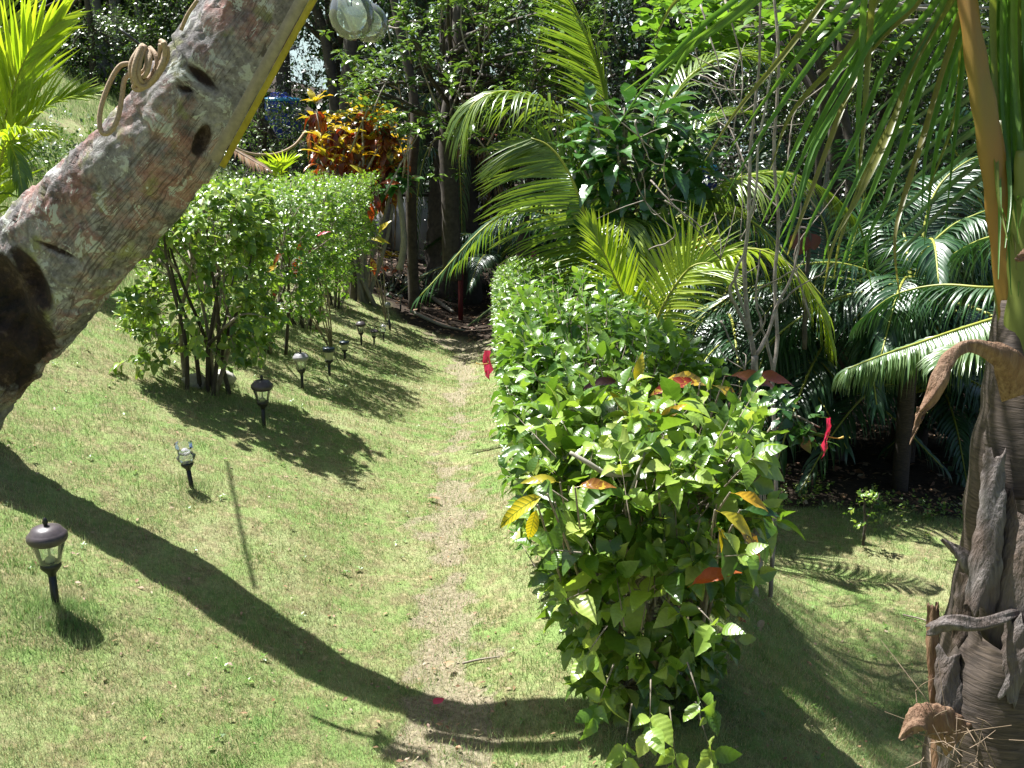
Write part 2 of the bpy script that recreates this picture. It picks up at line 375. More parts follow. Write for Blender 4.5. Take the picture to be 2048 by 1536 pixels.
def sheath_mat(name, a, bcol, c):
    t = NT(name); luv = t.attr('luv', 'Vector'); v = stretch(t, t.pos(), 110, 110, 5)
    n = t.noise(v, 1.0, 4); n2 = t.noise(t.pos(), 9, 4)
    col = t.mix(t.ramp(n2, [(.35, (0, 0, 0)), (.65, (1, 1, 1))]), t.ramp(n, [(.3, a), (.7, bcol)]), c)
    t.link(col, t.b.inputs['Base Color']); t.b.inputs['Roughness'].default_value = .75; t.bump(n, 1.0, .009); return t.m
M['sheath'] = sheath_mat('leaf_sheath', (.05, .033, .02), (.15, .10, .07), (.13, .11, .10))
M['sheath_grey'] = sheath_mat('grey_leaf_base', (.04, .032, .03), (.19, .17, .16), (.08, .055, .042))
M['sheath_brown'] = sheath_mat('brown_dry_sheath', (.08, .035, .015), (.28, .18, .11), (.16, .08, .04))  # sheath colours lowered to stand in for shade on the near palm
def fibre_mat():
    t = NT('fibre_cloth'); p = t.pos(); wv = t.new('TexNoise'); wv.inputs['Scale'].default_value = 1.0
    wv.inputs['Distortion'].default_value = .8; wv.inputs['Detail'].default_value = 4; t.link(stretch(t, p, 22, 22, 170), wv.inputs['Vector']); n = t.noise(p, 8, 4)
    c = t.ramp(wv.outputs['Fac'], [(.35, (.035, .024, .017)), (.65, (.11, .08, .058))]); c = t.mix(t.ramp(n, [(.35, (0, 0, 0)), (.7, (.8, .8, .8))]), c, (.05, .04, .035))
    t.link(c, t.b.inputs['Base Color']); t.b.inputs['Roughness'].default_value = .9; t.bump(t.math('ADD', wv.outputs['Fac'], n), .45, .005); return t.m
M['fibre'] = fibre_mat()
# ---------------------------------------------------------------- ground: lawn, worn path, bare soil
def vnoise(x, y, s, seed=0):
    """cheap smooth value noise"""
    x = np.asarray(x)*s+seed*17.3; y = np.asarray(y)*s+seed*7.7; xi = np.floor(x); yi = np.floor(y); fx = x-xi; fy = y-yi
    h = lambda a, b: np.modf(np.abs(np.sin(a*127.1+b*311.7+seed)*43758.5453))[0]
    fx = fx*fx*(3-2*fx); fy = fy*fy*(3-2*fy)
    return (h(xi, yi)*(1-fx)+h(xi+1, yi)*fx)*(1-fy)+(h(xi, yi+1)*(1-fx)+h(xi+1, yi+1)*fx)*fy
def fbm(x, y, s, seed=0): return .5*vnoise(x, y, s, seed)+.3*vnoise(x, y, s*2.3, seed+1)+.2*vnoise(x, y, s*5.1, seed+2)
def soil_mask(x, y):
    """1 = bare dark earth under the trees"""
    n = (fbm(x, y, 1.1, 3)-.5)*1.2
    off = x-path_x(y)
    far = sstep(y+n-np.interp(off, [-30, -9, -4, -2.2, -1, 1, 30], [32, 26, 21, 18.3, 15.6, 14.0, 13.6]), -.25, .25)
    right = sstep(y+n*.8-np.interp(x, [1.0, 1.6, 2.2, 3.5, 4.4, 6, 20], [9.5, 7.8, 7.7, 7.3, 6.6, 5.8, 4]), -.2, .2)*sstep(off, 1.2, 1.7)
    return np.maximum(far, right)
def dirt_mask(x, y):
    off = x-path_x(y)+.05*np.sin(2.1*y)
    wdt = np.interp(y, [0, 3.3, 4.2, 4.9, 5.6, 6.6, 8, 9.5, 11, 13.5, 15], [.26, .23, .21, .11, .18, .10, .12, .09, .14, .2, .8])
    n = fbm(x, y, 2.6, 9)-.5; n2 = fbm(x, y, 9, 5)-.5
    m = sstep(wdt+n*.30+n2*.30-np.abs(off), -.02, .10)
    bare = sstep(fbm(x, y, 1.5, 21)+.15*n2-np.interp(y, [3, 6, 12], [.62, .70, .74]), 0, .06)*.6
    return np.maximum(m, bare*(off < 1.2))
def grad_axis(segs):
    out = []
    for a, b_, s in segs: out.append(np.arange(a, b_, s))
    return np.concatenate(out+[[segs[-1][1]]])
gx = grad_axis([(-300, -60, 20), (-60, -20, 3), (-20, -6, .5), (-6, -3.2, .12), (-3.2, 3.4, .045), (3.4, 7, .12), (7, 20, .6), (20, 60, 4), (60, 300, 20)])
gy = grad_axis([(-30, 0, 2), (0, 2.6, .3), (2.6, 9, .045), (9, 15, .09), (15, 26, .4), (26, 60, 2), (60, 400, 20)])
XX, YY = np.meshgrid(gx, gy); ZZ = H(XX, YY)
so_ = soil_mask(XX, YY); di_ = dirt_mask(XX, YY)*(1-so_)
ZZ = ZZ-.014*di_+ so_*.02*(fbm(XX, YY, 5, 2)-.5)+.012*(fbm(XX, YY, 14, 8)-.5)
nx, ny = len(gx), len(gy)
V = np.stack([XX, YY, ZZ], -1).reshape(-1, 3)
i, j = np.meshgrid(np.arange(ny-1), np.arange(nx-1), indexing='ij'); a = (i*nx+j).ravel()
F = np.stack([a, a+1, a+nx+1, a+nx], -1)
sf = so_.ravel()[F].mean(1); df = di_.ravel()[F].mean(1)
def ground_mat():
    t = NT('ground'); p = t.pos(); l = t.new('SeparateXYZ'); t.link(t.attr('luv', 'Vector'), l.inputs[0])
    big = t.noise(p, 1.3, 5, .65); fine = t.noise(p, 38, 6, .75); mid = t.noise(p, 7, 5, .7)
    grass = t.ramp(big, [(.32, (.14, .23, .06)), (.5, (.20, .27, .09)), (.66, (.29, .31, .15))])
    grass = t.mix(.8, grass, t.ramp(fine, [(.3, (.5, .5, .45)), (.55, (1, 1, 1)), (.8, (1.35, 1.3, 1.2))]), 'MULTIPLY')
    dry = t.ramp(t.noise(p, 24, 5, .7), [(.45, (.16, .13, .07)), (.7, (.42, .36, .2))])
    grass = t.mix(t.ramp(mid, [(.42, (0, 0, 0)), (.60, (.85, .85, .85))]), grass, dry)
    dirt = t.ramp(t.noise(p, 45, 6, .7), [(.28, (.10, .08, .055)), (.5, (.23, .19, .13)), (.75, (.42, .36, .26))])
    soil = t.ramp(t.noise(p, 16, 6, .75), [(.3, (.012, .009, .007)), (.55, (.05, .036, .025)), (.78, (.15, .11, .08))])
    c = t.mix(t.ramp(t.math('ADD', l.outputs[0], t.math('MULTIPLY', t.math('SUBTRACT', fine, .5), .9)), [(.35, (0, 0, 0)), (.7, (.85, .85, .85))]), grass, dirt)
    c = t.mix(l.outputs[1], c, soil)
    t.link(c, t.b.inputs['Base Color']); t.b.inputs['Roughness'].default_value = .95; t.b.inputs['Specular IOR Level'].default_value = .15
    h = t.math('ADD', t.noise(p, 60, 5, .7), t.math('MULTIPLY', mid, .8)); t.bump(h, .7, .02); return t.m
M['ground'] = ground_mat()
luv = np.stack([di_.ravel(), so_.ravel()], -1)
def sub_ground(name, sel):
    f = F[sel]; u, inv = np.unique(f, return_inverse=True)
    mb = MB(); mb.add(V[u], inv.reshape(-1, 4), 0.0, luv[u]); o = mb.build(name, M['ground']); o['kind'] = 'structure'; return o
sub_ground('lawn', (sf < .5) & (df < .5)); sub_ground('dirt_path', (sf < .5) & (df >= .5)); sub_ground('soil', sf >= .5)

# short grass: single blades, dense near the viewer and thinning out with distance
def grass_mat():
    t = NT('grass_blades'); p = t.pos(); r = t.attr('rnd')
    big = t.noise(p, 1.3, 5, .65)
    c = t.ramp(big, [(.32, (.15, .30, .08)), (.5, (.23, .36, .12)), (.68, (.33, .39, .19))])
    md = t.noise(p, 10, 5, .75); c = t.mix(t.ramp(md, [(.42, (0, 0, 0)), (.62, (.9, .9, .9))]), c, (.38, .37, .22)); c = t.mix(t.ramp(t.noise(p, 4, 4, .7), [(.5, (0, 0, 0)), (.66, (.8, .8, .8))]), c, (.11, .25, .04))
    c = t.mix(t.ramp(r, [(.60, (0, 0, 0)), (.78, (1, 1, 1))]), c, t.ramp(t.math('FRACT', t.math('MULTIPLY', r, 37.0)), [(0, (.36, .30, .13)), (1, (.55, .48, .28))]))
    c = t.mix(.6, c, t.ramp(t.math('FRACT', t.math('MULTIPLY', r, 91.0)), [(0, (.6, .6, .6)), (1, (1.3, 1.3, 1.2))]), 'MULTIPLY')
    t.link(c, t.b.inputs['Base Color']); t.b.inputs['Roughness'].default_value = .55; t.b.inputs['Specular IOR Level'].default_value = .3
    tr = t.new('BsdfTranslucent'); t.link(c, tr.inputs[0]); mx = t.new('MixShader'); mx.inputs[0].default_value = .35
    t.link(t.b.outputs[0], mx.inputs[1]); t.link(tr.outputs[0], mx.inputs[2]); t.link(mx.outputs[0], t.out.inputs[0]); return t.m
M['grass'] = grass_mat()
def blades(n, pts, hgt, wid, lean=.9):
    x, y = pts; z = H(x, y); k = len(x); th = rng.random(k)*6.28; a = np.stack([np.cos(th), np.sin(th), np.zeros(k)], -1)
    th2 = rng.random(k)*6.28; le = np.abs(rng.normal(0, lean, k)); l = np.stack([np.cos(th2)*le, np.sin(th2)*le, np.ones(k)], -1); l = nrm(l)
    B = np.stack([x, y, z-.004], -1); wv = a*(wid*.5)[:, None]
    V = np.stack([B-wv, B+wv, B+l*hgt[:, None]], 1).reshape(-1, 3)
    return V, np.arange(3*k).reshape(-1, 3)
n = 820000
d = np.exp(rng.uniform(math.log(2.3), math.log(19), n)); px = rng.uniform(-260, 2110, n); x = (px-1024)/FPX*d*1.02
# a share of every distance, so that the number per square metre falls off with distance squared
y = d*cP+.0*d; ok = rng.random(n) < 1.0
keepm = (dirt_mask(x, y) < rng.random(n)*1.3+.14) & (soil_mask(x, y) < .5+.4*(rng.random(n)-.5)); x, y, d = x[keepm], y[keepm], d[keepm]
tuft = fbm(x, y, 2.2, 31)
hg = rng.uniform(.012, .034, len(x))*(.55+.9*tuft)*np.interp(d, [3, 8, 17], [1, 1.15, 1.6]); wd = rng.uniform(.0018, .0034, len(x))*np.interp(d, [3, 8, 17], [1, 1.8, 3.4])
Vb, Fb = blades(0, (x, y), hg, wd)
mb = MB(); mb.add(Vb, [Fb], np.repeat(rng.random(len(x)), 3)); g = mb.build('grass', M['grass'], smooth=False); g['kind'] = 'stuff'; tag(g, 'short dry green lawn grass on the bank and beside the path', 'grass')
# taller tufts: round the nearest lamp, at the hedge foot and on the lower lawn
xs, ys = [], []
for (px_, py_, m_, r_) in [(120, 1225, 900, .10), (150, 1260, 500, .09), (385, 975, 260, .07), (530, 860, 200, .06), (1545, 1190, 400, .12), (1120, 1330, 600, .2), (1090, 1150, 500, .15), (1130, 1480, 500, .15), (20, 1150, 900, .25), (30, 1300, 900, .3), (470, 690, 500, .2), (300, 760, 600, .3), (400, 790, 500, .3)]:
    g0 = G(px_, py_); xs.append(rng.normal(g0[0], r_, m_)); ys.append(rng.normal(g0[1], r_, m_))
xr = rng.uniform(1.1, 4.2, 26000); yr = rng.uniform(3.0, 8.2, 26000); mk = (soil_mask(xr, yr) < .6) & (fbm(xr, yr, 2.5, 44) > .48); xs.append(xr[mk]); ys.append(yr[mk])
xl = rng.uniform(-4, -.9, 30000); yl = rng.uniform(3.0, 12, 30000); mk = fbm(xl, yl, 1.4, 12) > .57; xs.append(xl[mk]); ys.append(yl[mk])
xt = rng.uniform(-13, -3.6, 60000); yt = rng.uniform(8, 26, 60000); mk = fbm(xt, yt, .8, 15) > .30; xt, yt = xt[mk], yt[mk]; Vb, Fb = blades(0, (xt, yt), rng.uniform(.06, .26, len(xt)), rng.uniform(.008, .016, len(xt)), .45)
mb = MB(); mb.add(Vb, [Fb], np.repeat(rng.random(len(xt))*.6, 3)); g = mb.build('weedy_grass', M['grass'], smooth=False); g['kind'] = 'stuff'; tag(g, 'tall weedy grass on the upper bank at the left', 'grass')
x = np.concatenate(xs); y = np.concatenate(ys); Vb, Fb = blades(0, (x, y), rng.uniform(.03, .075, len(x)), rng.uniform(.003, .005, len(x)), .6)
mb = MB(); mb.add(Vb, [Fb], np.repeat(rng.random(len(x))*.52, 3)); g = mb.build('long_grass', M['grass'], smooth=False); g['kind'] = 'stuff'; tag(g, 'longer uncut green grass tufts scattered in the lawn', 'grass')

# far hills seen in the gaps
hb = MB(); ax_ = np.linspace(-260, 260, 90)
rows = [(170, 0), (200, 22), (240, 42), (290, 55), (380, 62)]
HV = np.array([[x_, y_, -6+z_*(.75+.25*math.sin(x_*.021+1)+.1*math.sin(x_*.07))] for (y_, z_) in rows for x_ in ax_])
nn = len(ax_); i, j = np.meshgrid(np.arange(len(rows)-1), np.arange(nn-1), indexing='ij'); a = (i*nn+j).ravel()
hb.add(HV, np.stack([a, a+1, a+nn+1, a+nn], -1)); M['hills'] = plain('hazy_hill', (.16, .22, .20), 1.0, nscale=.15, var=.3, bump=0, col2=(.22, .28, .28))  # pale blue-grey puts the distance haze into the hill colour
hb.build('hills', M['hills'])['kind'] = 'structure'
# ---------------------------------------------------------------- leaning coconut trunk on the left
def trunk_mat():
    t = NT('coconut_bark'); p = t.pos(); luv = t.attr('luv', 'Vector')
    n1 = t.noise(p, 3.2, 5, .65); n2 = t.noise(p, 9, 6, .75, .6); n3 = t.noise(p, 30, 5, .7); n4 = t.noise(p, 5.5, 4, .6)
    n3 = t.math('ADD', t.math('MULTIPLY', n3, .5), t.math('MULTIPLY', t.noise(p, 4.5, 4, .6, .5), .5)); grey = t.ramp(n3, [(.36, (.055, .05, .05)), (.5, (.19, .175, .17)), (.66, (.42, .40, .38))])
    red = t.ramp(n3, [(.36, (.11, .045, .035)), (.5, (.30, .13, .10)), (.66, (.42, .27, .22))])
    c = t.mix(t.ramp(t.math('ADD', n1, t.math('MULTIPLY', t.math('SUBTRACT', n2, .5), .5)), [(.49, (0, 0, 0)), (.62, (.75, .75, .75))]), grey, red)
    c = t.mix(t.ramp(n4, [(.56, (0, 0, 0)), (.66, (.7, .7, .7))]), c, t.ramp(n3, [(.3, (.12, .13, .03)), (.7, (.34, .35, .12))]))
    c = t.mix(t.ramp(n2, [(.56, (0, 0, 0)), (.60, (.9, .9, .9))]), c, (.46, .48, .44))
    sp = t.new('TexVoronoi'); sp.inputs['Scale'].default_value = 11; t.link(p, sp.inputs['Vector'])
    c = t.mix(t.ramp(sp.outputs['Distance'], [(.05, (.8, .8, .8)), (.09, (0, 0, 0))]), c, (.62, .64, .60))
    # fine cracks running up the trunk
    s = t.new('SeparateXYZ'); t.link(luv, s.inputs[0]); cv = t.new('CombineXYZ'); t.link(t.math('MULTIPLY', s.outputs[0], 60.0), cv.inputs[0]); t.link(t.math('MULTIPLY', s.outputs[1], 2.2), cv.inputs[1])
    v = t.new('TexVoronoi', feature='DISTANCE_TO_EDGE'); v.inputs['Scale'].default_value = 1.0; v.inputs['Randomness'].default_value = .9; t.link(cv.outputs[0], v.inputs['Vector'])
    crk = t.math('MULTIPLY', t.math('MULTIPLY', t.math('LESS_THAN', v.outputs['Distance'], .03), t.math('GREATER_THAN', n1, .47)), s.outputs[2])
    c = t.mix(t.math('MULTIPLY', crk, .65), c, (.05, .035, .03)); c = t.mix(t.ramp(t.math('ADD', t.attr('rnd'), t.math('MULTIPLY', t.math('SUBTRACT', n2, .5), .9)), [(.35, (0, 0, 0)), (.6, (1, 1, 1))]), c, t.ramp(n3, [(.38, (.006, .004, .003)), (.55, (.035, .018, .012)), (.72, (.16, .11, .08))])); t.link(c, t.b.inputs['Base Color']); t.b.inputs['Roughness'].default_value = .9
    h = t.math('ADD', t.math('MULTIPLY', n3, .6), t.math('SUBTRACT', t.math('MULTIPLY', n2, 1.2), crk)); t.bump(h, .8, .022); return t.m
M['trunk'] = trunk_mat()
TP = [W(-420, 1180, 5.6), W(-250, 900, 5.35), W(-100, 725, 5.1), W(45, 590, 4.98), W(155, 470, 4.82), W(330, 278, 4.52), W(495, 40, 4.36), W(640, -200, 4.3)]
TP += [np.array([-.7, 5.3, 4.2]), np.array([-.75, 6.1, 5.1]), np.array([-.6, 6.8, 6.0])]
TP[0][2] = min(TP[0][2], float(H(TP[0][0], TP[0][1]))-.1)
TR = [.62, .50, .37, .325, .292, .252, .222, .19, .17, .16, .14]
palm_l = thing('leaning_palm_tree', 'thick lichen-blotched coconut trunk leaning across the upper left with cut notches', 'palm tree', TP[0])
n = 360; k = 144
tt = np.linspace(0, len(TP)-1, n); PP = spline(TP, n); RR = np.interp(tt, np.arange(len(TR)), TR)
mb = MB(); tube(mb, PP, RR, k, cap=False)
Vt = mb.V[0].reshape(n, k, 3); Lt = mb.l[0].reshape(n, k, 3)
ctr = PP[:, None]; rad = Vt-ctr; th = Lt[..., 0]*2*np.pi; sl_ = Lt[..., 1]
disp = .05*np.sin(2*th+sl_*1.7)+.03*np.sin(3*th-sl_*2.9+1)+.022*np.sin(5*th+sl_*4)
ring = sl_*3.7+.35*np.sin(th*1+1)+.2*np.sin(2*th+sl_*3); fr = np.modf(ring)[0]
disp += (-.075*np.exp(-((fr-.5)/.035)**2)+.035*np.exp(-((fr-.56)/.05)**2))*(.45+.55*np.sin(th*1.5+sl_*5)**2)+.06*(fr-.5)*(np.abs(fr-.5) > .04)
for a_, (f1, f2) in enumerate([(13, 9), (29, 21)]): disp += (.018/(a_+1))*np.sin(f1*th+3*np.sin(sl_*f2*.7))*np.sin(sl_*f2+2*np.sin(3*th))
Vt2 = ctr+rad*(1+disp)[..., None]
Fv = np.array([0, cP, -sP]); rr_ = Vt2-ctr; Vt2 = ctr+rr_-.55*(rr_@Fv)[..., None]*Fv      # round trunk flattened along the view to narrow its cast shadow
P3 = Vt2.reshape(-1, 3)
qx, qy, _ = proj(P3); rot = (np.exp(-((qx-10)/75)**4-((qy-650)/150)**4)*(qy-470+.9*qx*0 > 0)).reshape(n, k)
nz = np.array([mnoise.fractal(Vector(p*9), 1.0, 2.0, 4) for p in P3[::1]]) if True else 0
Vt2 = Vt2+nrm(rad)*(nz.reshape(n, k)*(.012+.022*rot))[..., None]
# ragged, rotten bulge near the foot
# cut notches and a hollow, placed by where they sit on the trunk face turned to the path
for (px_, py_, la, lb, ang, dep) in [(403, 155, .085, .02, 40, .045), (368, 178, .035, .013, 25, .035), (403, 283, .060, .028, -70, .05), (300, 400, .05, .01, 30, .015), (110, 500, .10, .012, 25, .03), (60, 560, .14, .05, 60, .07), (15, 640, .26, .12, 50, .09), (90, 690, .10, .05, 60, .06), (40, 740, .16, .06, 45, .06), (0, 560, .15, .08, 50, .07)]:
    qx, qy, qd = proj(Vt2.reshape(-1, 3)); qx = qx.reshape(n, k); qy = qy.reshape(n, k); qd = qd.reshape(n, k)
    front = qd < (proj(PP)[2][:, None])
    ca, sa = math.cos(math.radians(ang)), math.sin(math.radians(ang)); dx = (qx-px_)/FPX*qd; dy = (qy-py_)/FPX*qd
    u_ = (dx*ca+dy*sa)/la; v_ = (-dx*sa+dy*ca)/lb; m_ = np.exp(-(u_**2+v_**2)**1.6)*front
    Vt2 = Vt2-nrm(rad)*(dep*m_)[..., None]
    if dep > .028: rot = np.maximum(rot, np.exp(-((u_/1.35)**2+(v_/1.35)**2)**1.3)*front*(1.2 if dep > .046 else .8))
mb.V[0] = Vt2.reshape(-1, 3)
crack = np.clip(sstep(np.sin(th-.3), -.1, .6)*1.2, 0, 1)*0+sstep(-rad[..., 2]/np.linalg.norm(rad, axis=-1), -.35, .15)
mb.l[0][:, 2] = crack.ravel(); mb.r[0] = np.clip(rot+.0, 0, 1).ravel()
mb.build('trunk', M['trunk'], palm_l)
for q in range(7):                                    # woody root knuckles round the foot
    a = q/7*6.28; r_ = MB(); c0 = TP[0]+np.array([.5*math.cos(a), .5*math.sin(a), .25]); e = c0+np.array([.5*math.cos(a), .5*math.sin(a), 0]); e[2] = H(e[0], e[1])-.05
    tube(r_, [c0, (c0+e)/2+[0, 0, .02], e], [.12, .08, .03], 7, 8); r_.build('root', M['bark'], palm_l)

# plank beside the trunk
pl = thing('wooden_plank', 'long grey and yellow painted plank leaning along the right side of the big trunk', 'plank', W(430, 335, 4.2))
A0, A1 = W(432, 322, 4.22), W(640, -60, 4.05); ax = nrm(A1-A0); sd = nrm(np.cross(ax, W(500, 150, 1)-CAM)); dp = np.cross(sd, ax)
R_ = np.stack([ax, sd, dp], -1); ln = np.linalg.norm(A1-A0)+1.2
mb = MB(); box(mb, A0+ax*ln/2+sd*.008, (ln, .045, .05), R_); o = mb.build('board', plain('grey_weathered_wood', (.34, .29, .24), .8, nscale=30, var=.4), pl)
mb = MB(); box(mb, A0+ax*ln/2-sd*.032, (ln+.01, .026, .056), R_); mb.build('painted_edge', plain('yellow_paint', (.42, .33, .03), .6, nscale=20, var=.4), pl)
for f in (.32, .72, 1.1):
    mb = MB(); lathe(mb, A0+ax*f-sd*.047, [(0, 0), (.012, .001), (.011, .008), (0, .011)], 10, -sd); mb.build('nail', M['black'], pl)

# coil of rope on the trunk, its hanging loop, and the line strung to the croton
rp = thing('rope_coil', 'coil of tan rope slung on the leaning trunk with one long loop hanging down', 'rope', W(290, 130, 4.45))
dR = 4.13
for q, (pts) in enumerate([
    [(283, 92), (272, 120), (268, 150), (280, 172), (298, 168), (318, 140), (330, 105), (326, 84)],
    [(290, 92), (280, 122), (277, 150), (286, 165), (304, 150), (318, 118), (322, 88)],
    [(296, 100), (300, 120), (292, 148), (276, 160), (268, 176), (282, 178), (306, 158), (324, 128), (331, 96)],
    [(284, 90), (294, 112), (290, 140), (272, 150), (266, 166)],
    [(322, 82), (330, 90), (324, 122), (304, 152), (284, 172), (270, 170)]    ,[(300, 96), (312, 112), (314, 140), (300, 162), (284, 176)],
    [(278, 98), (264, 122), (262, 148), (272, 168), (290, 174), (312, 156), (334, 118), (334, 92)]]):
    mb = MB(); tube(mb, [W(x_, y_, dR-.03+.012*q-.03*math.sin(i_*1.1)) for i_, (x_, y_) in enumerate(pts)], [.0105]*len(pts), 9, 50); mb.build('rope_turn', M['rope'], rp)
mb = MB(); tube(mb, [W(x_, y_, dd) for x_, y_, dd in [(276, 142, 4.22), (258, 128, 4.2), (238, 134, 4.2), (218, 168, 4.2), (202, 215, 4.2), (199, 250, 4.2), (207, 267, 4.2), (222, 262, 4.2), (236, 236, 4.2), (244, 195, 4.2), (250, 158, 4.2), (270, 140, 4.2)]], [.0105]*12, 9, 90); mb.build('hanging_loop', M['rope'], rp)
mb = MB(); tube(mb, [W(240, 58, 4.25), W(262, 76, 4.25), W(282, 92, 4.3)], [.006]*3, 6, 8); mb.build('tied_end', M['black'], rp)
ln_ = MB(); tube(ln_, [W(400, 235, 15.2), W(476, 298, 15.4), W(540, 309, 15.6), W(585, 293, 15.8), W(612, 262, 16)], [.02, .02, .02, .02, .02], 6, 60)
tag(ln_.build('clothes_line', M['rope']), 'thin brown line sagging from the leaning trunk across to the croton bush', 'line')
ln_ = MB(); tube(ln_, [W(395, 0, 4.1), W(375, 30, 4.12), W(362, 60, 4.15), W(520, -160, 4.1)][:3], [.008]*3, 6, 12)
tag(ln_.build('trunk_cord', M['rope']), 'short brown cord running down the upper left side of the leaning trunk', 'cord')
# thin guy wire whose shadow crosses the lawn
a = G(455, 925); b_ = G(510, 1180); s3 = np.array(SUN)
gw = MB(); tube(gw, [a+s3*3.6, b_+s3*3.2], [.011, .011], 6, 4); tag(gw.build('guy_wire', M['black']), 'thin dark wire strung above the lawn, only its shadow line showing', 'wire')

# glass bulbs hanging into the top of the picture
def bulb(px_, py_, d_, rad_, axis, label):
    c = W(px_, py_, d_); t = thing('light_bulb', label, 'light bulb', c, 'clear glass bulbs hanging from the eave')
    ax = nrm(axis); prof = [(0, -rad_*1.0), (rad_*.42, -rad_*.93), (rad_*.75, -rad_*.68), (rad_*.96, -rad_*.25), (rad_, .1*rad_), (rad_*.93, rad_*.5), (rad_*.72, rad_*.95), (rad_*.45, rad_*1.5), (rad_*.36, rad_*1.9)]
    mb = MB(); lathe(mb, c, prof, 32, ax); mb.build('glass', M['bulb'], t)
    mb = MB(); lathe(mb, c, [(rad_*.38, rad_*1.85), (rad_*.4, rad_*2.6), (rad_*.3, rad_*2.7), (0, rad_*2.75)], 20, ax); mb.build('socket', M['metal'], t)
    mb = MB(); lathe(mb, c, [(rad_*.1, rad_*.5), (rad_*.16, rad_*.9), (rad_*.2, rad_*1.8)], 12, ax); mb.build('stem', M['bulb'], t)
    mb = MB(); tube(mb, [c+ax*rad_*2.7, c+ax*rad_*5+np.array([0, 0, .05]), c+np.array([0, -.1, rad_*12])], [.004]*3, 6, 10); mb.build('cable', M['black'], t)
bulb(704, 33, 2.05, .046, nrm(CAM-W(704, 33, 2.05))*-.25+np.array([-.12, 0, .75]), 'round clear glass bulb at the top edge, the nearer of the two')
bulb(738, 46, 2.2, .042, np.array([-.75, .35, .6]), 'smaller clear glass bulb tipped sideways behind the round one')
# ---------------------------------------------------------------- garden stake lamps
def lamp(px_, py_, h, kind, label, lean=(0, 0), capm='cap', sc=1.0):
    g = G(px_, py_); t = thing('garden_lamp', label, 'garden lamp', g, 'solar stake lamps along the foot of the bank')
    ax = nrm([lean[0], lean[1], 1]); s = h/.39; c = g
    def L(name, prof, mat, k=24, rib=None):
        mb = MB(); lathe(mb, c, [(r*s*sc, z*s) for r, z in prof], k, ax, rib); return mb.build(name, M[mat] if isinstance(mat, str) else mat, t)
    L('stake', [(0, -.05), (.010, -.04), (.015, .0), (.0155, .145), (0, .15)], 'black', 12)
    if kind == 'thin':
        L('head', [(.006, .3), (.035, .315), (.042, .35), (.03, .375), (0, .385)], 'cap_grey', 16); L('pole', [(.008, 0), (.008, .32)], 'metal', 10); return t
    L('collar', [(.016, .14), (.018, .15), (.036, .172), (.041, .180), (.041, .197), (.036, .2), (0, .196)], 'black', 20)
    if kind == 'broken':
        o = L('glass', [(.036, .197), (.058, .225), (.062, .25), (.045, .262), (.048, .30), (.056, .345), (.054, .36)], 'glass', 20, .05)
        for a in range(20):                             # ragged broken rim
            for vtx in (a+5*20, a+6*20): o.data.vertices[vtx].co.z -= (.05*s if 4 < a < 12 else .012*s*(a % 3))
        mb = MB(); lathe(mb, c, [(.0, .198), (.026, .2), (.03, .215), (.012, .235), (0, .236)], 12, ax); mb.build('reflector', M['cap_grey'], t); return t
    if kind == 'dome':
        L('glass', [(.036, .19), (.041, .2), (.050, .24), (.062, .285)], 'glass', 24, .045)
        L('light_core', [(0, .2), (.018, .2), (.02, .215), (.006, .225), (.005, .27), (.02, .283), (0, .284)], 'frost', 12)
        L('cap', [(.0, .283), (.064, .283), (.072, .290), (.078, .302), (.077, .318), (.068, .328), (.064, .331), (.056, .345), (.030, .354), (0, .357)], capm, 28)
        L('finial', [(.008, .355), (.008, .362), (.012, .372), (.008, .386), (0, .392)], 'black', 10)
    else:
        L('shade', [(.030, .19), (.052, .30)], 'frost', 24)
        L('cap', [(0, .30), (.060, .30), (.063, .306), (.063, .345), (.058, .352), (0, .356)], capm, 28)
    return t
lamp(113, 1218, .395, 'dome', 'nearest garden lamp with brown domed cap and long grass at its foot, lower left')
lamp(384, 978, .30, 'broken', 'capless garden lamp with broken open glass, tilting on the lawn', (-.10, 0), sc=1.1)
lamp(528, 857, .385, 'dome', 'black domed garden lamp standing in the shadow of the nearest left shrub', (.02, 0))
lamp(605, 777, .345, 'dome', 'garden lamp with pale grey domed cap, between a dark domed one and a flat-topped one', capm='cap_grey')
lamp(659, 752, .31, 'flat', 'flat-topped garden lamp with frosted shade, the nearer of the two flat-topped ones', (.02, 0), 'cap_blue', 1.15)
lamp(690, 720, .235, 'flat', 'small flat-topped garden lamp with frosted shade, the farther flat-topped one', capm='cap_blue', sc=1.4)
lamp(723, 691, .33, 'dome', 'tall dark domed garden lamp just past the flat-topped pair', sc=.95)
lamp(748, 690, .22, 'dome', 'short dark domed garden lamp leaning beside the capless pale one', (.05, 0), sc=1.3)
lamp(767, 684, .27, 'broken', 'small pale garden lamp without a cap, beside the short dark domed one', sc=1.0)
lamp(780, 661, .42, 'thin', 'thin metal pole lamp with small grey head, tallest of the far lamps', (-.06, 0), sc=1.05)
lamp(801, 622, .28, 'thin', 'farthest garden lamp, thin with small grey head, high on the bank', (.04, 0), sc=1.3)

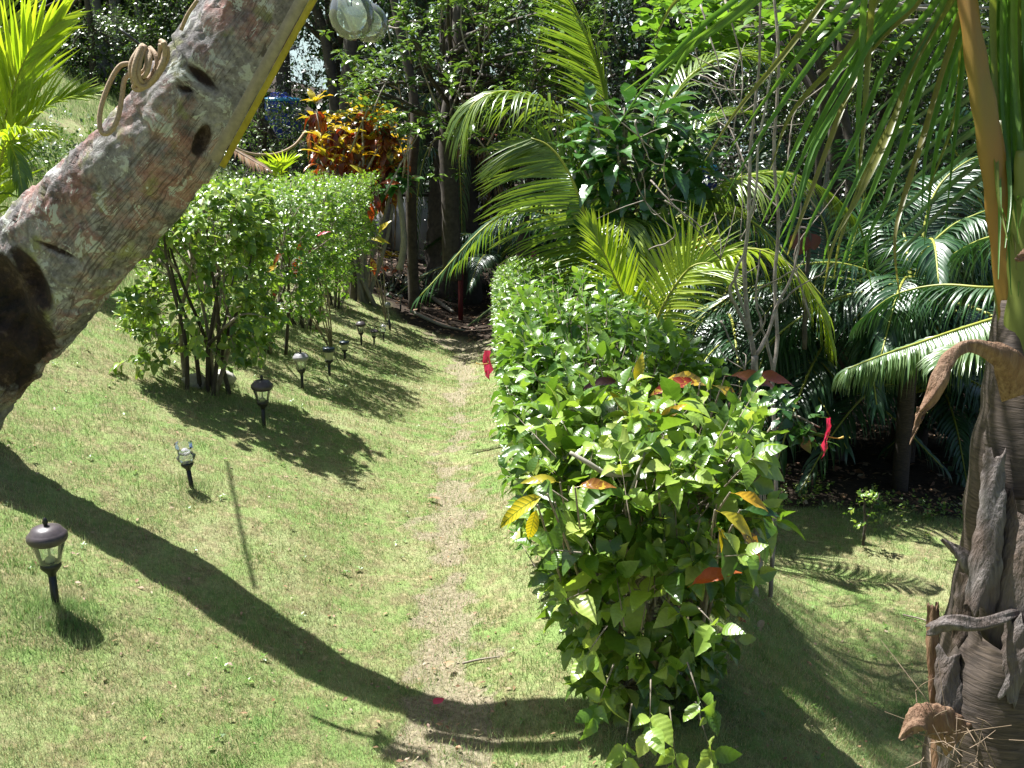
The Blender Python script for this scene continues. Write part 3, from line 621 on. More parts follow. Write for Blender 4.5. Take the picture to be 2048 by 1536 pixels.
# fallen leaves, sticks
def litter_at(name, pxs, L, mat, label, tm=CROT, cat='fallen leaf'):
    for (x_, y_, l_) in pxs:
        g = G(x_, y_); a = rng.random()*6.28; ob_m = make_mesh(name, tm[0]['V']*[1, 1, .6], tm[0]['F'], np.zeros(len(tm[0]['V'])), tm[0]['L']); ob_m.materials.append(mat)
        o = bpy.data.objects.new(name, ob_m); COL.objects.link(o); o.location = (g[0], g[1], g[2]+.03); o.rotation_euler = (.15, .1, a); o.scale = (l_,)*3
        tag(o, label, cat)
litter_at('fallen_leaf', [(885, 1010, .12)], 0, M['litter'], 'pale brown curled dry leaf lying on the middle of the path')
litter_at('fallen_leaf', [(1525, 1250, .11)], 0, M['litter'], 'dry leaf with pale edge curled on the lower lawn beside the slim trunks')
litter_at('fallen_leaf', [(1497, 1262, .13)], 0, M['crot_m'], 'long rust-brown leaf lying on the lower lawn right of the near bush')
litter_at('fallen_petal', [(865, 1427, .07)], 0, M['petal'], 'wilted pink flower petal fallen on the path in front of the trunk shadow', HIB, 'petal')
litter_at('fallen_petal', [(905, 1333, .06)], 0, M['litter'], 'small brown withered bud on the bare patch before the trunk shadow', HIB, 'petal')
for P_, lab in [([(925, 1335), (960, 1325), (1000, 1318)], 'short brown stick lying at the right edge of the path above the trunk shadow'), ([(1805, 1235), (1850, 1245), (1875, 1262)], 'pale dry stick on the lower lawn beside the near palm')]:
    mb = MB(); tube(mb, [G(x_, y_)+[0, 0, .012] for x_, y_ in P_], [.006, .005, .003], 6, 10); tag(mb.build('stick', M['twig']), lab, 'stick')
n = 4200; d = np.exp(rng.uniform(math.log(3.2), math.log(16), n)); px = rng.uniform(0, 2048, n); x = (px-1024)/FPX*d; y = d*cP
k_ = rng.random(n) < .35+.5*dirt_mask(x, y)+.5*soil_mask(x, y); x, y, d = x[k_], y[k_], d[k_]
P = np.stack([x, y, H(x, y)+.012], -1); D = np.stack([rng.normal(size=len(x)), rng.normal(size=len(x)), rng.normal(0, .15, len(x))], -1)
N = np.stack([rng.normal(0, .3, len(x)), rng.normal(0, .3, len(x)), np.ones(len(x))], -1)
lt = thing('leaf_litter', 'small dry leaf scraps scattered over the lawn, path and bare soil', 'leaf litter', (0, 6, -.2)); 
o = put_leaves(lt, P, D, N, rng.uniform(.010, .034, len(x)), [LOW[0], LOWH[1]], M['litter'], rest='leaf_scraps')
n = 9000; x = rng.uniform(-6, 9, n); y = rng.uniform(7, 24, n); k_ = soil_mask(x, y) > .5; x, y = x[k_], y[k_]
P = np.stack([x, y, H(x, y)+.02], -1); D = rng.normal(size=(len(x), 3))*[1, 1, .2]; N = rng.normal(size=(len(x), 3))*.35+[0, 0, 1]
put_leaves(lt, P, D, N, rng.uniform(.04, .13, len(x)), [LOW[0], LOWH[1]], M['litter'], rest='bed_litter')
# ---------------------------------------------------------------- hibiscus hedge right of the path
UP = np.array([0, 0, 1.])
def stems(parent, base, tips, r0, mat, name='stem', k=7, wob=.06):
    for tpt in tips:
        tpt = np.asarray(tpt, float); mb = MB(); m1 = base*.66+tpt*.34+rng.normal(0, wob, 3); m2 = base*.33+tpt*.67+rng.normal(0, wob, 3)
        m1[2] = max(m1[2], base[2]+.1); tube(mb, [base+rng.normal(0, .02, 3)*[1, 1, 0]-[0, 0, .05], m1, m2, tpt], [r0, r0*.75, r0*.5, r0*.25], k, 14)
        mb.build(name, mat, parent)
def hedge_bush(label, y0, y1, nsp, size, keep, grp, w0=.98, w1=.66, hgt=1.13, mat='hedge', tm=HIBM, yl=None, cat='hedge shrub'):
    ym = (y0+y1)/2
    xl = lambda y: np.interp(y, [3.5, 13.5], [-.02, -.27]); wd = lambda y: np.interp(y, [4, 8.5, 13], [1.12, .95, .66])
    base = np.array([xl(ym)+wd(ym)*.5+.05, ym, float(H(xl(ym)+wd(ym)*.5, ym))])
    t = thing('hibiscus_hedge', label, cat, base, grp)
    n = nsp; y = rng.uniform(y0, y1, n); th = rng.beta(1.1, 1.25, n)*math.pi*1.05
    cx = xl(y)+wd(y)/2; cs, sn = np.cos(th), np.sin(th)
    sh = lambda v, p: np.sign(v)*np.abs(v)**p
    rad_ = rng.uniform(.72, 1.04, n)+(fbm(y, th, 2.2, 5)-.5)*.18
    X = cx-wd(y)/2*sh(cs, .55)*rad_*(.80+.20*np.clip(sn*1.6, 0, 1)); gz = H(cx, y); Z = gz+.10+(hgt-.10)*np.clip(sh(sn, .6), 0, 1)*np.clip(rad_+.02, 0, 1.06)
    P = np.stack([X, y, Z], -1)
    Dn = nrm(np.stack([-cs*1.0, rng.normal(0, .35, n), np.maximum(sn, 0)*1.1+.15], -1)+rng.normal(0, .28, (n, 3)))
    L = rng.uniform(.10, .2, n)
    Ps, Ds, Ns, Ss = sprigs(P-Dn*L[:, None]*.7, Dn, L, 7, size, 62, .2, jit=.5)
    put_leaves(t, Ps, Ds, Ns, Ss, tm, M[mat], keep, center=base+[0, 0, .6])
    twig_mesh(P-Dn*L[:, None]*1.0, Dn, L*1.7, .0035, t, M['twig'])
    tips = [np.array([rng.uniform(xl(ym)+.1, xl(ym)+wd(ym)-.1), rng.uniform(y0, y1), base[2]+rng.uniform(.6, 1.05)]) for _ in range(9)]
    for q in range(3):
        b0 = np.array([base[0]+rng.normal(0, .1), y0+(y1-y0)*(q+.5)/3, base[2]]); b0[2] = H(b0[0], b0[1])
        stems(t, b0, tips[q*3:q*3+3], .016, M['twig'])
    return t
g1 = 'clipped hibiscus bushes of the hedge right of the path'
hedge_bush('clipped hibiscus bush just behind the near broad-leaved bush, in part shade on its right', 4.45, 6.0, 560, .125, 300, g1, tm=HIB)
hedge_bush('middle hibiscus hedge bush with a red flower hanging over the path side', 6.0, 7.9, 800, .105, 300, g1)
hedge_bush('fully sunlit hibiscus hedge bush with a red flower on its top', 7.9, 10.2, 1000, .09, 300, g1)
hedge_bush('farthest hibiscus hedge bush, smallest and ending at the dark wood', 10.2, 13.0, 1200, .072, 250, g1)

# the near bush: open, big leaves, bare grey stems showing
nb0 = np.array([.54, 3.52, float(H(.54, 3.52))]); nb = thing('hibiscus_bush', 'nearest bush with big serrated yellow-green leaves and grey stems, front end of the right hedge', 'bush', nb0)
tips = []
for q in range(17):
    a = q*2.4; r_ = .12+.4*math.sqrt((q+.5)/17); tips.append(nb0+[r_*.85*math.cos(a), r_*.85*math.sin(a), rng.uniform(1.02, 1.25)-.18*r_])
stems(nb, nb0+[.0, 0, 0], tips[:6], .014, M['twig'], wob=.05); stems(nb, nb0+[.13, .08, 0], tips[6:12], .012, M['twig'], wob=.05); stems(nb, nb0+[-.08, .12, 0], tips[12:], .012, M['twig'], wob=.05)
mb = MB(); tube(mb, [W(1140, 905, 3.42), W(1175, 925, 3.4), W(1215, 948, 3.4), W(1262, 950, 3.4)], [.007, .009, .009, .006], 8, 16); mb.build('branch', M['bark_pale'], nb)
mb = MB(); tube(mb, [W(1290, 905, 3.4), W(1272, 955, 3.38), W(1253, 1000, 3.38)], [.005, .005, .004], 8, 10); mb.build('branch', M['bark_pale'], nb)
Bs, Ds_, Ls, Zs = [], [], [], []
def addsp(p, d, l, s): Bs.append(p); Ds_.append(d); Ls.append(l); Zs.append(s)
for q in range(230):                                   # top and shoulders
    a = rng.random()*6.28; r_ = math.sqrt(rng.random()); hz = rng.uniform(.74, 1.22)-.10*r_
    p = nb0+np.array([.41*r_*math.cos(a)-.05, .47*r_*math.sin(a)+.05, hz]); addsp(p, [.55*r_*math.cos(a)+rng.normal(0, .25), .5*r_*math.sin(a)+rng.normal(0, .25), .75], .16, rng.uniform(.11, .17))
for q in range(135):                                    # sides, hanging lower
    a = rng.uniform(2.4, 7.0); z = rng.uniform(.02, .9); rr = (.20+.26*z/.9)*rng.uniform(.55, 1.05); p = nb0+np.array([rr*.92*math.cos(a)-.02, rr*.85*math.sin(a), z]); addsp(p, [math.cos(a), math.sin(a), .15], .15, rng.uniform(.10, .155))
for (px_, py_, d_) in [(1500, 800, 3.7), (1510, 905, 3.3), (1490, 880, 3.4), (1500, 920, 3.2), (1050, 850, 3.5), (1075, 960, 3.3), (1130, 1200, 3.1), (1110, 1100, 3.15), (1480, 1110, 3.1), (1430, 1250, 3.1), (1200, 1400, 3.1), (1300, 1440, 3.05), (1400, 1400, 3.1), (1250, 1500, 3.1), (1350, 1510, 3.1), (1420, 1500, 3.15), (1180, 1300, 3.1), (1500, 860, 3.3), (1455, 845, 3.35)]:
    p = W(px_, py_, d_); addsp(p, nrm(p-(nb0+[0, 0, .6])), .14, .11)
Bs = np.array(Bs); Ds_ = nrm(np.array(Ds_)); Ls = np.array(Ls); Zs = np.array(Zs)
Ps, Dl, Nl, Sl = sprigs(Bs-Ds_*.5*Ls[:, None], Ds_, Ls, 6, 1.0, 62, .22, jit=.6); Sl = Sl*np.tile(Zs, 6)
put_leaves(nb, Ps, Dl, Nl, Sl, HIB, M['hib'], 300, center=nb0+[0, 0, .7], minpx=6)
twig_mesh(Bs-Ds_*Ls[:, None]*1.3, Ds_, Ls*1.9, .004, nb, M['twig'])

# ---------------------------------------------------------------- croton leaves growing in the hedge
def crotons(loc_px, label, leaves, cat='croton'):
    b0 = W(*loc_px)+(np.array([.22, .40, 0]) if loc_px[0] < 1200 else np.array([0, .35, 0]) if loc_px[2] < 4 else 0); b0[2] = float(H(b0[0], b0[1])); t = thing('croton_plant', label, cat, b0)
    for (px_, py_, d_, ang, L, mt, tilt) in leaves:
        p = W(px_, py_, d_); a = math.radians(ang); dd = np.array([math.cos(a), -.25, math.sin(a)]); nn = nrm(np.array([.1, -.55+tilt, .8]))
        key = (id(CROT[0]), M[mt].name)
        if key not in MESHC:
            me = make_mesh('leaf', CROT[0]['V'], CROT[0]['F'], np.zeros(len(CROT[0]['V'])), CROT[0]['L']); me.materials.append(M[mt]); MESHC[key] = me
        o = bpy.data.objects.new('leaf', MESHC[key]); COL.objects.link(o); o.parent = t; R1 = frames(dd[None], nn[None])[0]
        Mx = np.eye(4); Mx[:3, :3] = R1*L; Mx[:3, 3] = p-b0; o.matrix_basis = Matrix(Mx.tolist())
    mb = MB(); m_ = W(*loc_px)
    for (px_, py_, d_, *_r) in leaves[:6]:
        p = W(px_, py_, d_); tube(mb, [b0-[0, 0, .05], b0*.5+p*.5+rng.normal(0, .03, 3)+[0, .12, 0], p], [.009, .007, .003], 6, 8)
    mb.build('stem', M['twig'], t); return t
crotons((1120, 1000, 3.45), 'croton with yellow green-veined leaves poking out of the left side of the near bush',
        [(1095, 988, 3.05, 200, .17, 'crot_p', 0), (1075, 1010, 3.1, 255, .12, 'crot_p', 0), (1120, 965, 3.35, 160, .12, 'crot_y', 0), (1150, 975, 3.15, 20, .12, 'crot_m', 0), (1110, 1005, 3.2, 285, .13, 'hib', 0)])
crotons((1440, 1000, 3.5), 'croton with orange tipped and dark drooping leaves at the right side of the near bush',
        [(1460, 985, 3.15, -8, .13, 'crot_y', 0), (1430, 1020, 3.15, -20, .15, 'crot_y', 0), (1440, 1060, 3.2, -70, .2, 'hib_dark', 0), (1400, 1040, 3.3, -90, .17, 'hib_dark', 0), (1465, 1050, 3.2, -35, .15, 'crot_m', 0), (1480, 1020, 3.2, 10, .12, 'hib_dark', 0), (1430, 1045, 3.2, -60, .14, 'crot_y', 0), (1375, 1175, 3.3, 42, .17, 'orange_leaf', .2), (1360, 960, 3.5, 20, .12, 'crot_m', 0), (1500, 1060, 3.25, -50, .14, 'hib_dark', 0)])
crotons((1380, 770, 4.4), 'croton with red, orange and mottled leaves filling the gap behind the near bush',
        [(1325, 758, 4.3, 10, .2, 'crot_m', 0), (1400, 765, 4.25, 175, .2, 'crot_m', 0), (1420, 768, 4.3, -20, .17, 'crot_m', 0), (1450, 752, 4.4, 5, .22, 'crot_r', 0), (1495, 755, 4.4, 10, .19, 'crot_r', 0), (1270, 770, 4.2, 80, .13, 'crot_y', 0), (1240, 765, 4.3, 170, .15, 'crot_r', 0), (1360, 790, 4.2, 210, .17, 'crot_y', 0), (1480, 810, 4.2, 70, .17, 'hib_dark', 0), (1510, 820, 4.2, 50, .17, 'hib_dark', 0)])
crotons((1280, 830, 3.9), 'croton with golden leaves showing through the top of the near bush',
        [(1290, 870, 3.75, 75, .14, 'crot_y', -.1), (1310, 850, 3.75, 50, .13, 'crot_y', -.1), (1265, 850, 3.75, 110, .14, 'crot_y', -.1)])
# extra dark leafy shoot and a smooth round leafed shrub right behind the near bush
sh = thing('hibiscus_shoot', 'dark leafy shoot reaching right behind the near bush, red flower at its tip', 'shoot', np.array([1.02, 4.3, float(H(1.02, 4.3))]))
mb = MB(); tube(mb, [rootloc(sh)-[0, 0, .05], W(1520, 930, 4.2), W(1540, 860, 4.1), W(1580, 830, 4.05), W(1640, 855, 4.0)], [.012, .01, .008, .006, .003], 7, 24); mb.build('stem', M['twig'], sh)
B = np.array([W(px_, py_, 4.05) for px_, py_ in [(1500, 810), (1525, 800), (1540, 830), (1560, 850), (1585, 870), (1600, 850), (1620, 845), (1545, 880), (1580, 830), (1610, 880), (1510, 860)]]); Dd = nrm(rng.normal(size=B.shape)*.5+[.3, -.2, .3])
put_leaves(sh, *sprigs(B, Dd, np.full(len(B), .1), 6, .085, 60, .3), HIB, M['hib_dark'], 66)

# ---------------------------------------------------------------- hibiscus flowers
def flower(px_, py_, d_, face, r, label):
    c = W(px_, py_, d_); t = thing('hibiscus_flower', label, 'flower', c, 'red hibiscus flowers'); f = nrm(face); A = nrm(np.cross(f, [.1, .2, 1])); B_ = np.cross(f, A)
    pt = leaf_tmpl(7, 1.05, .66, 0, .08, .3, petiole=0, wave=.6)
    for q in range(5):
        a = q*1.2566+.3; dd = nrm(math.cos(a)*A+math.sin(a)*B_+f*.35); R1 = frames(dd[None], f[None])[0]
        mb = MB(); mb.add(pt['V']*r@R1.T+c, pt['F'], 0.0, pt['L']); mb.build('petal', M['petal'], t)
    mb = MB(); tube(mb, [c, c+f*r*.6, c+f*r*.85+[0, 0, .01]], [.003, .0025, .005], 6, 6); mb.build('stamen', M['stamen'], t)
    mb = MB(); tube(mb, [c, c-f*r*.5, c-f*r*1.2-[0, 0, .03]], [.008, .006, .003], 6, 6); mb.build('calyx', M['near_leaf'], t)
flower(978, 727, 6.7, (-.93, -.32, 0), .105, 'red hibiscus flower hanging at the left edge of the hedge over the path')
flower(1042, 607, 9.6, (-.3, -.7, .6), .085, 'small red hibiscus flower on top of the far hedge')
flower(1648, 872, 4.0, (.92, -.42, -.05), .088, 'large pink-red hibiscus flower against the dark bed on the right')
for (px_, py_, r_) in [(985, 283, .12), (972, 278, .1)]: pass

# ---------------------------------------------------------------- clipped hedge on the bank, left
def bank_bush(label, x0, y0, r, top, z0, nsp, size, keep, mat, nst, grp, sy=1.0, tm=HIBM, boxy=.6):
    b0 = np.array([x0, y0, float(H(x0, y0))]); t = thing('hedge_shrub', label, 'hedge shrub', b0, grp)
    n = nsp; u = rng.normal(size=(n, 3)); u = nrm(u); u = np.sign(u)*np.abs(u)**boxy; u = u/np.max(np.abs(u), 1, keepdims=True)*(.35+.65*np.linalg.norm(u, axis=1, keepdims=True)/1.6)
    u = np.clip(u, -1, 1); u *= rng.uniform(.7, 1.03, (n, 1)); zc = (top+z0)/2; hz = (top-z0)/2
    P = np.stack([x0+u[:, 0]*r, y0+u[:, 1]*r*sy, zc+u[:, 2]*hz], -1); P[:, 2] += (fbm(P[:, 0], P[:, 1], 3, 3)-.5)*.08
    low_ = P[:, 2] < z0+.35*(top-z0); kk = ((~low_) | (rng.random(n) < .5)) & (fbm(P[:, 0]*1.3+P[:, 1], P[:, 2]*1.5, 2.0, 9) > .27); P, u = P[kk], u[kk]
    D = nrm(u+rng.normal(0, .3, u.shape)+[0, -.1, .35]); L = rng.uniform(.1, .2, len(P))
    put_leaves(t, *sprigs(P-D*L[:, None]*.7, D, L, 7, size, 62, .35), tm, M[mat], keep, center=np.array([x0, y0, zc]))
    twig_mesh(P-D*L[:, None], D, L*1.6, .0035, t, M['twig'])
    for q in range(nst):
        a = q*2.4; st = b0+np.array([.06*math.cos(a), .06*math.sin(a), 0])*(1 if q < 6 else rng.uniform(2, 4)); tip = np.array([x0+.75*r*math.cos(a)*rng.uniform(.3, 1), y0+.7*r*sy*math.sin(a)*rng.uniform(.3, 1), z0+rng.uniform(.5, .95)*(top-z0)])
        m1 = st+(tip-st)*.3+rng.normal(0, .06, 3); m2 = st+(tip-st)*.65+rng.normal(0, .07, 3); mb = MB(); tube(mb, [st-[0, 0, .06], m1, m2, tip], [.019, .015, .011, .005], 8, 16); mb.build('stem', M['bark'] if q % 3 else M['bark_grey'], t)
        tw = MB(); e = m2+rng.normal(0, .25, 3)*[1, 1, .6]+[0, 0, .25]; tube(tw, [m2, (m2+e)/2+rng.normal(0, .04, 3), e], [.013, .009, .003], 6, 8); tw.build('branch', M['bark_grey'], t)
    return t
g2 = 'clipped shrubs of the hedge on the left bank'
A_ = G(415, 785); bank_bush('nearest shrub of the left hedge, dark broad leaves and crooked stems, beside the leaning trunk', A_[0]-.02, A_[1]+.1, .58, 2.02, .58, 680, .105, 300, 'hib', 11, g2, .95, HIB)
B_ = G(585, 650); bank_bush('flat-topped sunlit shrub of the left hedge right behind the nearest one', -2.45, 9.6, .85, 1.88, .45, 1450, .075, 300, 'lhedge', 9, g2, 1.35)
bank_bush('middle shrub of the left hedge with a crooked dark stem at its foot', B_[0]+.12, B_[1]+.1, .82, 1.80, .32, 1450, .072, 300, 'lhedge', 9, g2, 1.3)
bank_bush('far right end shrub of the left hedge, in front of the red croton', -2.62, 14.6, .72, 1.66, .42, 1250, .072, 200, 'lhedge', 8, g2, 1.3)
st_ = G(705, 600); mb = MB(); tube(mb, [st_-[0, 0, .1], st_+[.03, 0, .4], st_+[-.05, 0, .9], st_+[.08, 0, 1.5]], [.07, .055, .05, .03], 9, 14); 
tag(mb.build('tree_trunk', M['bark']), 'short dark upright trunk under the right end of the left hedge', 'trunk')
# bare stub shrub between hedge and lamps
b0 = G(740, 582); t = thing('bare_shrub', 'cut-back shrub of a few thin bare stems past the left hedge', 'shrub', b0)
for dx, h in [(-.18, .62), (-.05, .75), (.06, .6), (.16, .7), (.0, .45)]:
    mb = MB(); tube(mb, [b0-[0, 0, .03], b0+[dx*.8, 0, h*.4], b0+[dx, .02, h]], [.025, .018, .012], 6, 8); mb.build('stem', M['bark_grey'], t)
# red and yellow leaves of crotons growing through the left hedge
crotons((600, 500, 10.6), 'croton with rusty red and yellow leaves hanging among the stems of the left hedge',
        [(600, 480, 9.6, -90, .24, 'crot_m', 0), (615, 470, 9.6, -70, .2, 'crot_r', 0), (595, 510, 9.6, -100, .22, 'orange_leaf', 0), (632, 475, 9.5, 40, .14, 'petal', 0), (560, 530, 9.6, 200, .2, 'crot_y', 0), (555, 560, 9.6, 250, .2, 'crot_r', 0), (600, 540, 9.7, -80, .2, 'crot_m', 0), (575, 500, 9.6, 210, .2, 'crot_r', 0)])
crotons((730, 490, 14.5), 'croton with yellow and orange leaves behind the right end of the left hedge',
        [(735, 480, 14.1, 10, .3, 'crot_y', 0), (755, 470, 14.1, 60, .26, 'crot_y', 0), (725, 500, 14.1, 190, .28, 'crot_y', 0), (740, 510, 14.1, -70, .28, 'crot_m', 0), (745, 385, 14.6, -60, .3, 'crot_r', 0), (755, 370, 14.6, 20, .34, 'orange_leaf', 0), (742, 400, 14.6, -90, .32, 'orange_leaf', 0), (735, 360, 14.6, 120, .3, 'crot_y', 0)])
# small colourful plant by the far lamps
def rosettes(t, cen, nl, size, mats, el=(.2, .9), up=1.0, tm=CROT, keep=300, dr=.0, rest='foliage'):
    Ps, Ds, Ns = [], [], []
    for c in cen:
        a = rng.random()*6.28+np.arange(nl)*2.4; e = rng.uniform(el[0], el[1], nl); D = np.stack([np.cos(a)*np.cos(e), np.sin(a)*np.cos(e), np.sin(e)], -1)
        Ps.append(np.repeat([c], nl, 0)+rng.normal(0, .02, (nl, 3))); Ds.append(D); Ns.append(nrm(np.array([0, 0, 1.])-D*.2+rng.normal(0, .15, (nl, 3))))
    Ps, Ds, Ns = map(np.concatenate, (Ps, Ds, Ns)); put_leaves(t, Ps, Ds, Ns, size*rng.uniform(.75, 1.15, len(Ps)), tm, mats, keep, rest=rest, minpx=6)
b0 = G(785, 580); t = thing('small_croton', 'little croton with green-yellow top and orange leaves near the far lamps', 'croton', b0)
cs = [b0+[-.02, 0, .62], b0+[.22, 0, .45], b0+[-.18, -.1, .42]]
for c in cs: mb = MB(); tube(mb, [b0, (b0+c)/2+[.03, 0, 0], c], [.02, .015, .01], 6, 8); mb.build('stem', M['bark_pale'], t)
rosettes(t, cs[:1], 11, .26, M['crot_y']); rosettes(t, cs[1:], 9, .24, M['orange_leaf'], (-.2, .6))
# ---------------------------------------------------------------- palm fronds
DOWN = np.array([0, 0, -1.])
def frond(parent, pts, nl, Lmax, mat, wid=.035, droop=.5, a0=75, a1=22, vee=.25, start=.12, rr=.02, side=(1, 1), indiv=False, roll=0.0, segs=4, rmat='rachis', prof=(.55, 1, .35), jit=.06, name='frond', upv=None):
    """pts: line of the midrib from foot to tip"""
    n = 26; C = spline(pts, n); mb = MB(); tube(mb, C, np.linspace(rr, rr*.22, n), 6); fo = mb.build(name, M[rmat], parent)
    T = nrm(np.gradient(C, axis=0)); L_all = MB()
    t = np.linspace(start, .995, nl); tt = t*(n-1); i0 = np.clip(tt.astype(int), 0, n-2); f = (tt-i0)[:, None]
    c = C[i0]*(1-f)+C[i0+1]*f; Tt = nrm(T[i0]*(1-f)+T[i0+1]*f); up = np.array([0, 0, 1.]) if upv is None else np.asarray(upv, float)
    S_ = nrm(np.cross(Tt, up+np.array([.001, 0, 0]))); N = np.cross(S_, Tt)
    if roll: cr, sr = math.cos(roll), math.sin(roll); S_, N = S_*cr+N*sr, N*cr-S_*sr
    Lp = np.interp(t, [start, .45, 1], [prof[0]*Lmax, prof[1]*Lmax, prof[2]*Lmax])
    al = np.radians(np.interp(t, [start, 1], [a0, a1]))[:, None]
    for s in (1, -1):
        if not side[0 if s > 0 else 1]: continue
        D = nrm(Tt*np.cos(al)+np.sin(al)*(s*S_*math.cos(vee)+N*math.sin(vee))+rng.normal(0, jit, c.shape)); Nn = nrm(N-s*S_*.3)
        L = Lp*rng.uniform(.9, 1.08, nl); P = [c]; d = D
        for q in range(segs):
            d = nrm(d+DOWN*droop*(q+.6)/segs*rng.uniform(.8, 1.2, (nl, 1))); P.append(P[-1]+d*(L/segs)[:, None])
        P = np.stack(P, 1); Dg = nrm(np.gradient(P, axis=1)); X = nrm(np.cross(Dg, Nn[:, None])); Z = np.cross(X, Dg)
        pr = np.interp(np.linspace(0, 1, segs+1), [0, .12, .5, 1], [.45, 1, .85, .04])*wid*.36
        E1 = P-X*pr[None, :, None]; E2 = P+X*pr[None, :, None]; Mi = P-Z*(pr*.35)[None, :, None]
        V = np.stack([E1, Mi, E2], 2); yv = np.linspace(0, 1, segs+1)
        Lv = np.zeros((segs+1, 3, 2)); Lv[:, 0, 0] = -1; Lv[:, 2, 0] = 1; Lv[:, :, 1] = yv[:, None]
        F1 = np.array([(r*3+k_, r*3+k_+1, r*3+k_+4, r*3+k_+3) for r in range(segs) for k_ in (0, 1)])
        for q in range(nl):
            vv = V[q].reshape(-1, 3); r_ = rng.random()
            if indiv: m1 = MB(); m1.add(vv, [F1], r_, Lv.reshape(-1, 2)); m1.build('leaflet', M[mat], fo)
            else: L_all.add(vv, [F1], r_, Lv.reshape(-1, 2))
    if L_all.V: L_all.build('leaflets', M[mat], fo, kind='stuff')
    return fo
def PX(*a): return [W(*p) for p in a]
def auto_fronds(t, base, n, Lf, el=(20, 75), az=(0, 360), mat='palm_dark', sag=1.0, nl=46, Lm=.5, **k):
    for q in range(n):
        a = math.radians(az[0]+(az[1]-az[0])*((q+.5)/n)+rng.normal(0, 8)); e = math.radians(rng.uniform(*el)); L = Lf*rng.uniform(.8, 1.1)
        h = np.array([math.cos(a), math.sin(a), 0]); pts = []
        for f in (0, .25, .5, .75, 1): pts.append(base+h*L*(f*math.cos(e)+.18*f*f)+np.array([0, 0, L*(f*math.sin(e)-sag*.62*f**2.2)]))
        frond(t, pts, nl, Lm, mat, **k)

# --- central coconut palm behind the hedge
cb = W(1240, 640, 8.6); cb[2] = float(H(cb[0], cb[1])); cp = thing('coconut_palm', 'young coconut palm with long arching lit fronds behind the ribbed-leaf tree', 'palm', cb)
mb = MB(); tube(mb, [cb-[0, 0, .1], cb+[0, 0, .5], W(1235, 470, 8.6)], [.2, .17, .12], 12, 10); mb.build('trunk', M['fibre'], cp)
frond(cp, PX((1235, 470, 8.6), (1215, 400, 8.5), (1160, 270, 8.3), (1090, 205, 8.1), (1010, 183, 7.9), (950, 205, 7.8), (930, 250, 7.8)), 76, .72, 'palm', .034, .75, 70, 20, .1, rr=.022, segs=5, prof=(.8, 1, .5))
frond(cp, PX((1215, 590, 8.0), (1196, 520, 7.7), (1178, 455, 7.55), (1155, 385, 7.45), (1128, 328, 7.4), (1095, 290, 7.4), (1062, 276, 7.4)), 74, .80, 'palm', .036, .22, 88, 42, 0, rr=.02, start=.08, segs=5, prof=(.7, 1, .62), side=(0, 1), upv=(-.25, -.8, .5))
frond(cp, PX((1225, 560, 8.5), (1190, 470, 8.35), (1155, 385, 8.25), (1115, 320, 8.1), (1060, 292, 8.0), (985, 300, 7.9)), 60, .5, 'palm', .032, .5, 70, 25, -.2, rr=.012, segs=4, side=(1, 0), upv=(0, -.85, .45))
frond(cp, PX((1240, 470, 8.7), (1228, 350, 8.6), (1212, 200, 8.5), (1180, 90, 8.3), (1130, -20, 8.0), (1080, -60, 7.8)), 90, .62, 'palm', .034, .12, 52, 26, .75, rr=.022, segs=4, upv=(-.75, -.6, .1))
frond(cp, PX((1260, 470, 8.7), (1300, 330, 8.8), (1350, 190, 8.8), (1420, 125, 8.8), (1500, 112, 8.8), (1560, 140, 8.8)), 64, .62, 'palm', .034, .5, 70, 22, .35, rr=.02)
frond(cp, PX((1265, 500, 8.6), (1330, 350, 8.4), (1380, 280, 8.4), (1430, 240, 8.4), (1480, 225, 8.5)), 50, .5, 'palm', .032, .35, 60, 20, .45, rr=.018)
frond(cp, PX((1270, 540, 8.5), (1340, 460, 8.2), (1400, 405, 8.1), (1460, 362, 8.0), (1560, 345, 7.9), (1640, 375, 7.9), (1700, 430, 8.0)), 88, .75, 'palm', .033, .75, 74, 24, .1, rr=.02, segs=5, prof=(.7, 1, .4))
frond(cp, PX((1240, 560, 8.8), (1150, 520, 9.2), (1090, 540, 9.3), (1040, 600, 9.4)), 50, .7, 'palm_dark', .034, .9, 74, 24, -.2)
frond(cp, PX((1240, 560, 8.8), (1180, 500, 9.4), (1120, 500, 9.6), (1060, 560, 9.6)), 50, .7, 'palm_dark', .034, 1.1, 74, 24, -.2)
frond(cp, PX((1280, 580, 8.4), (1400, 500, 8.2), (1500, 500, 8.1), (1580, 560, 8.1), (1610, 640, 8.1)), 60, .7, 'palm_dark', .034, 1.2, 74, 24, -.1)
for q in range(6):
    a = q*1.05+.4; frond(cp, [cb+[0, 0, 1.2], cb+[.5*math.cos(a), .5*math.sin(a), 1.7], cb+[1.1*math.cos(a), 1.1*math.sin(a), 1.8], cb+[1.8*math.cos(a), 1.8*math.sin(a), 1.2]], 44, .55, 'palm_dark' if q % 2 else 'palm', .034, .8, 70, 25, 0)
